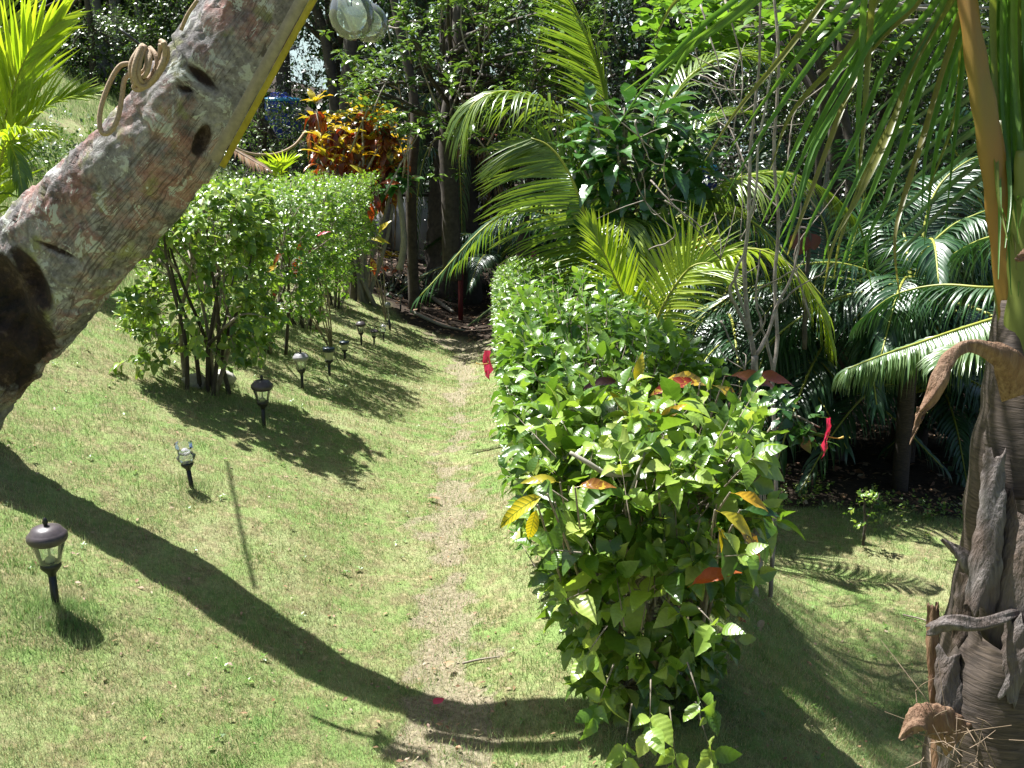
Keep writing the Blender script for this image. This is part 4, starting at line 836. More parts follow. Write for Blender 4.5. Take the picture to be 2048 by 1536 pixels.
# --- small bright palm right behind the hedge
fb = W(1290, 690, 6.9); fb[2] = float(H(fb[0], fb[1])); fp = thing('small_coconut_palm', 'small bright yellow-green coconut palm rising right behind the right hedge', 'palm', fb)
mb = MB(); tube(mb, [fb-[0, 0, .1], fb+[0, 0, .3], W(1300, 660, 6.9)], [.1, .08, .05], 10, 8); mb.build('trunk', M['fibre'], fp)
frond(fp, PX((1290, 680, 6.9), (1262, 620, 6.9), (1232, 560, 6.85), (1205, 500, 6.8), (1182, 455, 6.8)), 38, .40, 'palm_lime', .03, .12, 48, 16, .55, rr=.013, indiv=True, upv=(.2, -.8, .3))
frond(fp, PX((1300, 670, 6.9), (1330, 605, 6.85), (1362, 555, 6.8), (1390, 530, 6.75), (1425, 528, 6.7), (1450, 545, 6.7)), 44, .50, 'palm_lime', .033, .2, 66, 22, .25, rr=.013, indiv=True, start=.02, upv=(-.2, -.7, .6))
frond(fp, PX((1290, 670, 6.95), (1300, 600, 7.0), (1330, 530, 7.1), (1370, 500, 7.2), (1400, 490, 7.3)), 34, .46, 'palm_lime', .03, .12, 60, 20, .4, rr=.013, indiv=True)
frond(fp, PX((1310, 680, 6.9), (1370, 560, 6.9), (1440, 508, 6.8), (1520, 500, 6.7), (1590, 540, 6.65), (1635, 605, 6.6), (1658, 665, 6.6)), 52, .42, 'palm_lime', .034, .95, 66, 16, .05, rr=.015, indiv=True, prof=(.6, 1, .6))
# --- pale low fronds reaching in from the right
lb = W(2120, 700, 6.2); lb[2] = float(H(lb[0], lb[1])); lp = thing('low_palm', 'palm whose pale drooping frond sweeps low from behind the near palm trunk', 'palm', lb)
frond(lp, PX((2110, 640, 6.2), (2020, 632, 6.15), (1930, 655, 6.1), (1840, 685, 6.0), (1760, 712, 5.95), (1695, 738, 5.9)), 88, .42, 'palm_pale', .028, 1.5, 82, 40, -.15, rr=.015, prof=(.9, 1, .45), segs=5)
frond(lp, PX((2080, 760, 6.0), (1990, 700, 5.9), (1920, 700, 5.8), (1880, 725, 5.7)), 40, .34, 'palm_pale', .028, .5, 60, 18, .1, rr=.012)
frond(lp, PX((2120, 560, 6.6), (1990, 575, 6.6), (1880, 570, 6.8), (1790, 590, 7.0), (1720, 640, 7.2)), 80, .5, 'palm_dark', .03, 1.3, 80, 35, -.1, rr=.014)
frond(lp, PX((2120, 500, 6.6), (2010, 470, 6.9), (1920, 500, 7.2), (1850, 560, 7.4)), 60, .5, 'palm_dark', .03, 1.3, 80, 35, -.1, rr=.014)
# --- dark feathery palms at the right
for (bx, by, lab, sp) in [
    ((1700, 640, 9.6), 0, 'dark feathery palm with silvery upright fronds right of the slim bare trunks', [
        [(1690, 620, 9.5), (1700, 520, 9.4), (1722, 430, 9.3), (1730, 350, 9.2), (1705, 295, 9.1)],
        [(1700, 620, 9.4), (1725, 540, 9.2), (1762, 460, 9.0), (1810, 400, 8.9), (1880, 365, 8.9)],
        [(1690, 620, 9.5), (1660, 540, 9.6), (1650, 450, 9.7), (1600, 380, 9.8), (1540, 370, 9.9)],
        [(1700, 630, 9.2), (1640, 590, 9.0), (1570, 590, 8.8), (1520, 640, 8.7)],
        [(1700, 620, 9.3), (1740, 570, 9.1), (1790, 560, 8.9), (1850, 600, 8.8)],
        [(1680, 640, 9.3), (1600, 640, 9.0), (1540, 690, 8.8), (1510, 760, 8.7)]]),
    ((1840, 600, 8.4), 0, 'broad dark palm with glossy drooping fronds close behind the near palm trunk', [
        [(1830, 560, 8.3), (1850, 505, 8.2), (1900, 455, 8.1), (1945, 432, 8.0), (1990, 415, 8.0)],
        [(1830, 570, 8.3), (1800, 560, 8.1), (1755, 590, 8.0), (1706, 642, 7.9)],
        [(1840, 580, 8.4), (1870, 520, 8.3), (1930, 500, 8.2), (2000, 530, 8.1)],
        [(1840, 560, 8.5), (1850, 450, 8.6), (1880, 370, 8.6), (1940, 320, 8.6), (1990, 310, 8.6)],
        [(1850, 600, 8.3), (1800, 620, 8.0), (1740, 680, 7.9)],
        [(1850, 600, 8.3), (1880, 640, 8.0), (1840, 720, 7.9)]]),
    ((1980, 560, 10.5), 0, 'tall dark palm at the back right, partly hidden by the near palm trunk', [
        [(1980, 560, 10.4), (1960, 400, 10.2), (1900, 290, 10), (1830, 250, 9.9), (1770, 270, 9.9)],
        [(1980, 560, 10.4), (1990, 380, 10.2), (1970, 260, 10), (1900, 190, 9.9)],
        [(1980, 560, 10.4), (1900, 440, 10.2), (1820, 400, 10), (1740, 430, 9.9)]]),
    ((1450, 620, 10.4), 0, 'dark palm behind the young coconut palm with hanging leaflets', [
        [(1450, 600, 10.4), (1420, 480, 10.2), (1440, 400, 10), (1500, 330, 9.9), (1530, 290, 9.9)],
        [(1450, 600, 10.4), (1480, 500, 10.2), (1540, 460, 10), (1600, 480, 9.9)],
        [(1450, 600, 10.4), (1400, 540, 10.2), (1330, 560, 10), (1290, 620, 9.9)],
        [(1450, 600, 10.4), (1470, 640, 10.0), (1480, 720, 9.8)],
        [(1450, 600, 10.4), (1400, 450, 10.6), (1360, 340, 10.6), (1400, 260, 10.6)]])]:
    b0 = W(*bx); b0[2] = float(H(b0[0], b0[1])); t = thing('feathery_palm', lab, 'palm', b0, 'dark palms on the right')
    c0 = W(*sp[0][0]); mb = MB(); tube(mb, [b0-[0, 0, .1], (b0+c0)/2, c0], [.07, .07, .06], 10, 10); mb.build('trunk', M['fibre'], t)
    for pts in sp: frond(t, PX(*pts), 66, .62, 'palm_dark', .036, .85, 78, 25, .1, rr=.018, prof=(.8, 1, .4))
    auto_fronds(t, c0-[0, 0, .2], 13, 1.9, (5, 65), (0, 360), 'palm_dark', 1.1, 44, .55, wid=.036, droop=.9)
# --- yellow-green palm at the left edge
yb = W(-60, 560, 9.90); yb[2] = float(H(yb[0], yb[1])); yp = thing('yellow_palm', 'yellow-green young palm with stiff leaflets at the left edge', 'palm', yb)
frond(yp, PX((-40, 520, 9.60), (-10, 330, 9.45), (20, 200, 9.30), (60, 100, 9.15), (120, 40, 9.00)), 40, .93, 'palm_lime', .067, .05, 40, 14, .5, rr=.014, indiv=True, upv=(.4, -.8, .2))
frond(yp, PX((-30, 520, 9.60), (10, 300, 9.30), (50, 245, 9.15), (110, 205, 9.00), (175, 190, 8.93)), 44, .63, 'palm_lime', .05, .12, 60, 16, .5, rr=.014, indiv=True, upv=(.0, -.6, .8))
frond(yp, PX((-30, 540, 9.60), (0, 330, 9.00), (25, 280, 8.85), (50, 262, 8.77), (85, 262, 8.70)), 30, .54, 'palm_lime', .045, .5, 60, 20, .2, rr=.012, indiv=True)
frond(yp, PX((-60, 480, 9.75), (-50, 200, 9.60), (-20, 60, 9.45), (10, -40, 9.45)), 40, .9, 'palm_lime', .067, .05, 42, 14, .5, rr=.014, indiv=True, upv=(.3, -.9, .2))
frond(yp, PX((-30, 540, 9.60), (5, 300, 8.85), (30, 310, 8.77), (45, 380, 8.70)), 26, .39, 'palm', .033, .9, 60, 20, .1, rr=.01)
mb = MB(); tube(mb, [yb-[0, 0, .1], yb+[.05, 0, .35], W(-35, 530, 9.60)], [.09, .07, .05], 8, 8); mb.build('trunk', M['fibre'], yp)
# --- bright little fan of fronds above the left hedge
b0 = W(560, 420, 16.0); b0[2] = float(H(b0[0], b0[1])); t = thing('small_lime_palm', 'tiny lime palm peeping over the far top of the left hedge', 'palm', b0)
frond(t, PX((560, 400, 15.8), (562, 350, 15.8), (568, 330, 15.7), (590, 318, 15.7)), 22, .45, 'palm_lime', .05, .1, 80, 15, .5, start=.3, rr=.02)
frond(t, PX((560, 400, 15.8), (552, 350, 15.8), (540, 335, 15.7), (520, 326, 15.7)), 20, .4, 'palm_lime', .05, .1, 80, 15, .5, start=.3, rr=.02)
b0 = W(470, 380, 11); b0[2] = float(H(b0[0], b0[1])); t = thing('dry_frond', 'grey dried palm frond lying over the back of the left hedge', 'dry frond', b0)
frond(t, PX((460, 295, 11), (500, 318, 10.9), (530, 335, 10.8)), 26, .3, 'litter', .03, .4, 50, 20, .1, rmat='dryf', rr=.02)

# ---------------------------------------------------------------- near palm at the right edge
nb_ = np.array([1.2, 2.35, float(H(1.2, 2.35))]); npm = thing('near_palm_tree', 'close coconut palm with peeling brown sheaths and orange midribs at the right edge', 'palm tree', nb_)
D0 = 2.3
mb = MB(); tube(mb, [nb_-[0, 0, .1], W(2010, 1560, D0+.1), W(2025, 1300, D0+.08), W(2040, 1050, D0+.06), W(2052, 800, D0+.05), W(2060, 600, D0+.05)], [.20, .185, .155, .13, .10, .075], 28, 90)
Vv = mb.V[0]; Vv[:-2] += np.array([mnoise.noise(Vector(p*14))*.012+mnoise.noise(Vector(p*4))*.025 for p in Vv[:-2]])[:, None]*np.array([1, .6, 0]); mb.build('trunk', M['fibre'], npm)
def plate(name, pts, mat, depth=.03, th=.012, sub=4, label=None):
    """curved sheath piece: centre line (px,py,d,halfwidth px), bulged towards the viewer"""
    C = spline(np.array([W(p[0], p[1], p[2]) for p in pts]), 40); hw = np.interp(np.linspace(0, len(pts)-1, 40), np.arange(len(pts)), [p[3]/FPX*p[2] for p in pts])
    T = nrm(np.gradient(C, axis=0)); vd = nrm(C-CAM); X = nrm(np.cross(T, vd)); m = 9; V = []; rj = rng.uniform(-.6, .6, 18)
    for side_ in (0, 1):
        for i_ in range(40):
            for j_ in range(m):
                u = j_/(m-1)*2-1; rg = .002*math.sin(i_*.5+j_)+.003*math.sin(i_*.23+u*4)+.0012*math.sin(u*22)
                rag = (rj[j_]*hw[i_]*1.2*max(0, 1-i_/5) - rj[j_+9]*hw[i_]*1.2*max(0, 1-(39-i_)/5)) if 'stub' in name or 'base' in name or 'flap' in name else 0
                V.append(C[i_]-T[i_]*rag+X[i_]*hw[i_]*u*(1+.05*math.sin(i_*.4+u*2)+.06*math.sin(i_*.9+hw[i_]*900)*abs(u))-vd[i_]*(depth*(1-u*u)*hw[i_]/.06+rg*.6)+vd[i_]*th*side_)
    F = []
    for side_ in (0, 1):
        o = side_*40*m
        for i_ in range(39):
            for j_ in range(m-1): q = o+i_*m+j_; F.append((q, q+1, q+m+1, q+m) if side_ else (q, q+m, q+m+1, q+1))
    o = 40*m
    for i_ in range(39):
        for j_ in (0, m-1): q = i_*m+j_; F.append((q, q+m, q+m+o, q+o) if j_ else (q, q+o, q+m+o, q+m))
    for j_ in range(m-1): F.append((j_, j_+1, j_+1+o, j_+o)); q = 39*m+j_; F.append((q, q+o, q+1+o, q+1))
    mb = MB(); mb.add(V, [np.array(F)]); return mb.build(name, M[mat] if isinstance(mat, str) else mat, npm, label=label)
# orange-green midribs rising out of the top
plate('petiole', [(1925, -60, 2.12, 17), (1950, 100, 2.12, 20), (1975, 260, 2.14, 24), (2000, 420, 2.16, 25), (2015, 560, 2.17, 25), (2025, 690, 2.19, 20)], 'rachis_o', .03, .03)
plate('petiole', [(2010, 240, 2.20, 14), (2000, 400, 2.20, 20), (2008, 560, 2.2, 20), (2018, 700, 2.2, 16)], M_PET := plain('green_petiole', (.14, .17, .03), .45, nscale=6, var=.4, stretchz=.3), .03, .03)
plate('petiole', [(2075, 300, 2.1, 40), (2060, 500, 2.12, 40), (2055, 700, 2.14, 40), (2060, 900, 2.16, 46)], M_PET, .03, .03)
# peeling leaf bases
plate('fibre_sheath', [(2030, 600, 2.16, 26), (2030, 740, 2.14, 38), (2025, 880, 2.13, 50), (2030, 1000, 2.13, 58)], 'fibre', .03)
plate('leaf_base', [(1988, 905, 2.09, 20), (1985, 1000, 2.07, 24), (1972, 1120, 2.06, 30), (1958, 1230, 2.06, 30)], 'sheath_grey', .03, .03, label='grey split leaf base below the curled dry sheath')
plate('leaf_base', [(2050, 1000, 2.08, 50), (2040, 1150, 2.06, 55), (2030, 1280, 2.06, 60), (2020, 1350, 2.07, 50)], 'sheath', .03, .02)
plate('leaf_base', [(1940, 1150, 2.15, 22), (1930, 1230, 2.15, 24), (1925, 1300, 2.15, 22)], 'sheath', .02, .02)
plate('leaf_base', [(2005, 1290, 2.05, 70), (1985, 1400, 2.05, 78), (1975, 1500, 2.06, 86), (1970, 1600, 2.07, 90)], 'fibre', .03, .02)
plate('leaf_base', [(1895, 1300, 2.08, 22), (1897, 1380, 2.07, 25), (1905, 1460, 2.07, 30), (1912, 1560, 2.08, 34)], 'sheath_grey', .02, .02)
plate('leaf_base', [(2040, 1240, 2.02, 26), (2028, 1320, 2.01, 26), (2010, 1400, 2.01, 20)], 'sheath_grey', .02, .02)
plate('dead_stub', [(1862, 1208, 2.1, 8), (1866, 1300, 2.1, 13), (1872, 1400, 2.1, 12), (1880, 1540, 2.1, 16)], 'sheath_brown', .02, .012, label='dark upright broken stub on the left of the trunk')
plate('dead_stub', [(1874, 1203, 2.12, 3), (1873, 1240, 2.12, 6), (1870, 1290, 2.12, 8)], 'sheath_brown', .01, .01)
plate('bark_flap', [(1856, 1262, 2.02, 12), (1900, 1245, 2.0, 16), (1960, 1248, 2.0, 14), (2030, 1225, 2.03, 8), (2048, 1215, 2.05, 5)], 'sheath_grey', .02, .008, label='grey flap of sheath bent out across the trunk')
plate('bark_flap', [(1882, 1078, 2.1, 3), (1910, 1098, 2.09, 10), (1940, 1125, 2.08, 19), (1965, 1150, 2.08, 26)], 'sheath_grey', .02, .008, label='pointed grey flap sticking out to the left')
plate('fibre_tuft', [(1800, 1480, 2.0, 4), (1835, 1440, 2.0, 24), (1870, 1440, 2.02, 34), (1920, 1480, 2.04, 40)], 'sheath_brown', .02, .008, label='frayed brown fibre tuft at the lower left of the trunk')
dry = plate('dry_sheath', [(2045, 790, 2.05, 36), (2015, 725, 2.0, 30), (1975, 700, 1.98, 17), (1935, 692, 1.96, 12), (1900, 715, 1.95, 14), (1878, 760, 1.94, 17), (1860, 800, 1.94, 14), (1842, 825, 1.94, 6)], 'sheath_brown', .03, .006, label='curled brown dry sheath hooking out to the left')
plate('dry_sheath_tip', [(1842, 815, 1.94, 8), (1833, 850, 1.94, 5), (1820, 890, 1.94, 1.5)], 'sheath_brown', .01, .004)
plate('dry_sheath_tip', [(1850, 815, 1.94, 7), (1838, 845, 1.94, 4), (1829, 870, 1.94, 1.5)], 'sheath_brown', .01, .004)
plate('dry_sheath_tip', [(1878, 770, 1.94, 4), (1880, 790, 1.94, 2), (1860, 815, 1.94, 1)], 'sheath_brown', .01, .004)
plate('dry_sheath', [(2060, 500, 2.0, 10), (2042, 515, 2.0, 9), (2030, 520, 2.0, 3)], 'sheath_brown', .02, .006)
st = MB()
for q in range(26):
    p = W(rng.uniform(1830, 1990), rng.uniform(1420, 1540), 2.0); tube(st, [p, p+rng.normal(0, .03, 3), p+rng.normal(0, .06, 3)], [.0012, .001, .0006], 3, 5, cap=False)
st.build('loose_fibres', M['dryf'], npm, kind='stuff')
# long leaflets hanging across the upper right
hang = [[(1780, -330), (1716, -110), (1647, 0), (1571, 104), (1476, 218), (1409, 323)], [(1840, -250), (1716, 0), (1621, 127), (1527, 263), (1451, 392)],
 [(1850, -110), (1792, 0), (1735, 82), (1669, 190), (1618, 285), (1584, 361), (1533, 453)], [(1890, -100), (1840, 0), (1748, 92), (1700, 177), (1653, 300), (1590, 468), (1575, 510)],
 [(1920, -60), (1890, 0), (1827, 117), (1780, 215), (1735, 316), (1663, 468), (1645, 530)], [(1925, -20), (1912, 10), (1843, 127), (1795, 247), (1748, 373), (1700, 481), (1668, 592)],
 [(1930, 0), (1919, 32), (1875, 177), (1843, 285), (1808, 395), (1789, 484), (1800, 600)], [(1935, 30), (1925, 57), (1903, 177), (1868, 326), (1849, 490)], [(1938, 50), (1932, 76), (1912, 253), (1890, 459)],
 [(1760, -150), (1745, 0), (1738, 95), (1726, 269), (1714, 400)], [(1700, -200), (1500, 0), (1369, 105), (1270, 182)], [(1720, -220), (1570, -55), (1498, 15), (1381, 97), (1334, 182), (1310, 240)],
 [(1560, -160), (1440, -40), (1354, 0), (1304, 88)], [(1760, -300), (1600, -110), (1470, 0), (1395, 60), (1300, 160), (1230, 260)]]
hang += [[tuple((np.array(a_)+np.array(b_))/2+rng.normal(0, 8, 2)) for a_, b_ in zip(hang[i_], hang[i_+1])] for i_ in range(8)]+[[(p_[0]-14+rng.normal(0, 6), p_[1]) for p_ in hang[i_]] for i_ in (2, 3, 5, 9, 10)]
def leaflet(P2, d, wpx, mat, parent, roll=0.0):
    n = 22; C = spline(np.array([W(x_, y_, d+.12*math.sin(i_*.9)+.02*i_) for i_, (x_, y_) in enumerate(P2)]), n); T = nrm(np.gradient(C, axis=0)); vd = nrm(C-CAM)
    X = nrm(np.cross(T, vd)); Z = np.cross(X, T); tw = np.linspace(roll, roll+.7, n)[:, None]; X2 = X*np.cos(tw)+Z*np.sin(tw); Z2 = Z*np.cos(tw)-X*np.sin(tw)
    pr = np.interp(np.linspace(0, 1, n), [0, .1, .6, 1], [.5, 1, .8, .12])[:, None]*wpx/FPX*d*.5
    V = np.stack([C-X2*pr, C+Z2*pr*.6, C+X2*pr], 1).reshape(-1, 3); Lv = np.zeros((n, 3, 2)); Lv[:, 0, 0] = -1; Lv[:, 2, 0] = 1; Lv[:, :, 1] = np.linspace(0, 1, n)[:, None]
    F1 = np.array([(r*3+k_, r*3+k_+1, r*3+k_+4, r*3+k_+3) for r in range(n-1) for k_ in (0, 1)]); mb = MB(); mb.add(V, [F1], rng.random(), Lv.reshape(-1, 2)); return mb.build('leaflet', M[mat], parent)
mb = MB(); tube(mb, [W(1925, -60, 2.14), W(1890, -220, 2.2), W(1780, -380, 2.3), W(1600, -420, 2.4), W(1400, -330, 2.5)], [.02, .016, .012, .009, .005], 8, 30); fr = mb.build('frond', M['rachis_o'], npm)
for q, P2 in enumerate(hang): leaflet(P2, 2.15+.03*(q % 4), 15 if len(P2) > 4 else 13, 'near_leaf' if q % 3 else 'near_tip', fr, -.5+.2*(q % 3))
mb = MB(); tube(mb, [W(2075, 300, 2.1), W(2090, 60, 2.2), W(2060, -150, 2.3), W(1980, -260, 2.4)], [.02, .016, .012, .009], 8, 24); fr = mb.build('frond', M['rachis'], npm)
for q in range(20):                                   # curtain of leaflets down the right edge
    x0 = 1985+q*4.2+rng.uniform(-3, 3); leaflet([(x0+10, -140), (x0, 20), (x0+rng.uniform(-10, 8), 200), (x0+rng.uniform(-4, 22), 380), (x0+rng.uniform(0, 30), 440+rng.uniform(-60, 160))], 2.0+.02*(q % 5), 15, 'near_leaf' if q % 4 else 'near_tip', fr, rng.uniform(-.6, .6))
for q in range(9):                                    # dark ones crossing behind
    y0 = 60+q*34; leaflet([(1990, y0), (1890, y0+60+q*3), (1780, y0+140+q*6), (1680-6*q, y0+240+q*5)], 2.5+.03*q, 13, 'palm_dark', fr, .3)
# fronds overhead (above the picture) added to dapple the lower lawn and shade the near trunk
for q, (az, L, z) in enumerate([(80, 2.8, 4.2), (40, 2.6, 4.3), (5, 2.6, 4.1), (115, 2.4, 4.4), (200, 1.4, 4.2), (150, 1.7, 3.5), (60, 3.0, 5.0), (22, 3.0, 5.0)]):
    a = math.radians(az); h = np.array([math.cos(a), math.sin(a), 0]); b1 = np.array([1.35, 2.4, 2.5]); frond(npm, [b1, b1+h*.3*L+[0, 0, (z-2.5)*.7], b1+h*.65*L+[0, 0, z-2.5], b1+h*L+[0, 0, z-3.0]], 50, .75, 'near_leaf', .04, .6, 72, 25, .1, rr=.02)
# ---------------------------------------------------------------- crown of the leaning palm (above the picture), frond spread and lengths set to dapple the lawn
for q in range(12):
    a = -1.35+q*.53; h = np.array([math.cos(a), math.sin(a), 0]); b1 = TP[-1]; L = 2.9 if a < .65 else 1.1
    frond(palm_l, [b1, b1+h*.3*L+[0, 0, .7], b1+h*.65*L+[0, 0, .45], b1+h*L+[0, 0, -.6]], 30, .8, 'palm', .04, .7, 72, 25, .1, rr=.025)

# ---------------------------------------------------------------- slim bare trees behind the near bush
def limb(t, pts, r0, r1, mat='bark_grey', name='trunk', k=8, n=30):
    mb = MB(); P = spline(np.array([W(*p) for p in pts]), n); P += np.stack([np.convolve(rng.normal(0, .006, n), [.3, .4, .3], 'same') for _ in range(3)], -1)
    tube(mb, P, np.linspace(r0, r1, n)*rng.uniform(.9, 1.12, n)*(.78 if pts[0][2] < 7 else 1), k); return mb.build(name, M[mat], t)
d_ = 5.5
b0 = G(1512, 1192); t = thing('slim_tree', 'left slim pale tree behind the near bush, forking at hedge height', 'tree', b0)
limb(t, [(1510, 1200, 5.45), (1515, 1100, d_), (1518, 950, d_), (1512, 800, d_), (1508, 712, d_)], .032, .024, 'bark_grey')
limb(t, [(1508, 712, d_), (1500, 670, d_), (1478, 625, d_), (1462, 590, 5.45), (1476, 540, 5.4)], .018, .009, name='branch')
limb(t, [(1500, 670, d_), (1492, 600, d_), (1490, 520, d_), (1498, 420, d_), (1500, 300, d_), (1515, 150, d_), (1520, -40, d_)], .018, .008, name='branch')
limb(t, [(1508, 712, d_), (1535, 670, 5.55), (1560, 600, 5.6), (1590, 540, 5.6), (1600, 470, 5.6), (1598, 380, 5.6)], .015, .005, name='branch')
limb(t, [(1560, 605, 5.6), (1600, 570, 5.6), (1640, 550, 5.55), (1680, 515, 5.5)], .008, .003, name='branch')
limb(t, [(1495, 640, d_), (1470, 560, 5.45), (1490, 500, 5.45), (1510, 400, 5.4), (1525, 260, 5.4), (1548, 120, 5.4), (1556, 52, 5.35)], .011, .006, 'bark_pale', name='branch')
limb(t, [(1500, 690, d_), (1530, 640, 5.4), (1510, 590, 5.4), (1555, 560, 5.3), (1600, 530, 5.3), (1612, 510, 5.3)], .006, .003, name='branch')
b0 = G(1545, 1188); t = thing('slim_tree', 'right slim pale tree of the pair behind the near bush, straight to the top edge', 'tree', b0)
limb(t, [(1540, 1195, 5.5), (1548, 1050, 5.55), (1553, 920, 5.6), (1544, 780, 5.6), (1555, 680, 5.65), (1549, 560, 5.7), (1559, 450, 5.7), (1548, 300, 5.7), (1556, 100, 5.7), (1543, -60, 5.7)], .016, .011)
limb(t, [(1548, 750, 5.6), (1535, 690, 5.6), (1520, 640, 5.6), (1512, 590, 5.6), (1520, 500, 5.6)], .013, .006, name='branch')
limb(t, [(1556, 460, 5.7), (1580, 420, 5.7), (1600, 330, 5.7), (1640, 300, 5.7)], .008, .003, name='branch')
b0 = G(1528, 1140); t = thing('slim_sapling', 'thin dark sapling crossing between the two slim pale trees', 'sapling', b0)
limb(t, [(1520, 1150, 6), (1525, 1050, 5.9), (1530, 960, 5.8), (1520, 860, 5.8), (1500, 760, 5.8)], .012, .006)
tw = thing('bare_branches', 'tangle of thin bare grey twigs crossing in front of the ribbed-leaf tree', 'branches', W(1480, 500, 6.5))
for P2 in [[(1560, 420, 6.3), (1500, 350, 6.4), (1440, 210, 6.6), (1400, 130, 6.7), (1380, 40, 6.8)], [(1400, 150, 6.5), (1470, 190, 6.4), (1500, 270, 6.4)], [(1300, 500, 6.8), (1350, 470, 6.6), (1290, 400, 6.6), (1260, 330, 6.6)], [(1330, 400, 6.4), (1400, 455, 6.4), (1440, 520, 6.4)], [(1270, 240, 6.5), (1280, 275, 6.5), (1300, 320, 6.5), (1330, 330, 6.5)], [(1300, 360, 6.5), (1340, 400, 6.4), (1420, 490, 6.4), (1470, 560, 6.4)],
           [(1450, 0, 6.3), (1480, 100, 6.3), (1485, 180, 6.3), (1470, 260, 6.3), (1485, 360, 6.3), (1480, 480, 6.3)], [(1400, 10, 6.5), (1440, 140, 6.4), (1480, 230, 6.4)], [(1620, 640, 6.2), (1600, 560, 6.2), (1590, 500, 6.2), (1640, 430, 6.2), (1690, 360, 6.2)], [(1440, 640, 6.1), (1490, 740, 6.1), (1520, 790, 6.1)], [(1575, 330, 6.1), (1585, 240, 6.1), (1610, 200, 6.1)]]:
    limb(tw, P2, .008, .0025, 'bark_grey', 'branch', 6, 24)
    for q in range(3):
        i_ = rng.integers(1, len(P2)); a = W(*P2[i_]); mb = MB(); e = a+rng.normal(0, .16, 3)+[0, 0, .08]; tube(mb, [a, (a+e)/2+rng.normal(0, .02, 3), e], [.004, .003, .0015], 4, 6); mb.build('twig', M['bark_grey'], tw)

# ---------------------------------------------------------------- ribbed-leaf tree
b0 = W(1243, 640, 7.8); b0[2] = float(H(b0[0], b0[1])); t = thing('ribbed_leaf_tree', 'tree with big dark ribbed leaves in the middle of the picture', 'tree', b0)
limb(t, [(1243, 680, 7.8), (1243, 560, 7.8), (1240, 450, 7.8), (1246, 350, 7.75), (1250, 260, 7.7)], .045, .02, 'bark_grey')
tips = [(1250, 215, 7.6), (1195, 250, 7.6), (1310, 230, 7.6), (1150, 300, 7.7), (1370, 245, 7.8), (1340, 300, 7.6), (1200, 330, 7.5), (1290, 330, 7.5), (1390, 330, 7.8), (1160, 400, 7.7), (1280, 400, 7.5), (1350, 400, 7.7), (1235, 290, 7.4), (1230, 400, 7.5), (1300, 270, 7.9), (1180, 210, 7.9), (1345, 195, 7.9), (1400, 290, 8)]
for p in tips: limb(t, [(1243, 480-.3*(480-p[1]), 7.8), ((1243+p[0])/2, (430+p[1])/2+20, (7.8+p[2])/2), p], .014, .007, 'bark_grey', 'branch', 6, 10)
C = np.array([W(*p) for p in tips]); nl = 13; Ps, Ds, Ns = [], [], []
for c in C:
    a = rng.random()*6.28+np.arange(nl)*2.4; e = np.linspace(.75, -.75, nl)+rng.normal(0, .12, nl); D = np.stack([np.cos(a)*np.cos(e), np.sin(a)*np.cos(e), np.sin(e)], -1); Ps.append(np.repeat([c], nl, 0)-np.outer(np.linspace(0, .16, nl), [0, 0, 1.])); Ds.append(D); Ns.append(nrm(np.array([0, 0, 1.])+D*.25+rng.normal(0, .15, (nl, 3))))
put_leaves(t, np.concatenate(Ps), np.concatenate(Ds), np.concatenate(Ns), rng.uniform(.22, .36, len(C)*nl), RIB, M['ribbed'], 300)
P = np.array([W(x_, y_, 7.5) for x_, y_ in [(1235, 400), (1262, 400), (1215, 380), (1180, 400), (1150, 380), (1290, 420), (1330, 400)]]); put_leaves(t, P, np.tile([0, -.1, -1.], (7, 1))+rng.normal(0, .1, (7, 3)), np.tile([0, -1., .2], (7, 1)), np.array([.42, .46, .3, .34, .34, .3, .3]), RIB, M['hib_dark'], 7)

# ---------------------------------------------------------------- tall croton behind the left hedge
b0 = W(715, 520, 16.2); b0[2] = float(H(b0[0], b0[1])); t = thing('tall_croton', 'tall croton bush with golden top leaves and red-brown drooping leaves above the left hedge', 'croton', b0, None)
tops = [(632, 205), (625, 240), (650, 255), (640, 280), (690, 235), (730, 200), (725, 222), (765, 225), (775, 245), (700, 270), (740, 285), (672, 262), (790, 285), (770, 270), (655, 320), (690, 300), (720, 310), (760, 310), (800, 310), (785, 335), (735, 340), (700, 330), (640, 305), (760, 355), (790, 290), (745, 250), (710, 250), (670, 240)]
C = np.array([W(x_, y_, 16.2+rng.uniform(-.5, .5)) for x_, y_ in tops])
for c in C[::2]: mb = MB(); tube(mb, [b0+rng.normal(0, .1, 3)*[1, 1, 0]-[0, 0, .1], (b0+c)/2+rng.normal(0, .12, 3), c-[0, 0, .1]], [.045, .03, .015], 6, 10); mb.build('stem', M['bark_pale'], t)
rosettes(t, C, 8, .27, M['crot_y'], (.15, 1.1), keep=150); rosettes(t, C-[0, 0, .17], 9, .33, M['crot_r'], (-1.3, -.1), keep=150, rest='lower_foliage'); rosettes(t, C-[0, 0, .4], 5, .28, M['crot_m'], (-1.2, .1), keep=0, rest='inner_foliage')
C2 = np.array([W(x_, y_, 15.8) for x_, y_ in [(790, 345), (800, 370), (780, 380), (815, 360)]]); sq = thing('green_shrub', 'big-leaved green shrub at the right foot of the tall croton', 'shrub', [C2[0][0], C2[0][1], float(H(C2[0][0], C2[0][1]))]); rosettes(sq, C2, 9, .32, M['ribbed'], (-.9, .5), tm=HIBM)
limb(sq, [(800, 540, 16), (808, 480, 15.9), (800, 400, 15.8), (795, 350, 15.8)], .06, .03, 'bark_pale', 'stem')

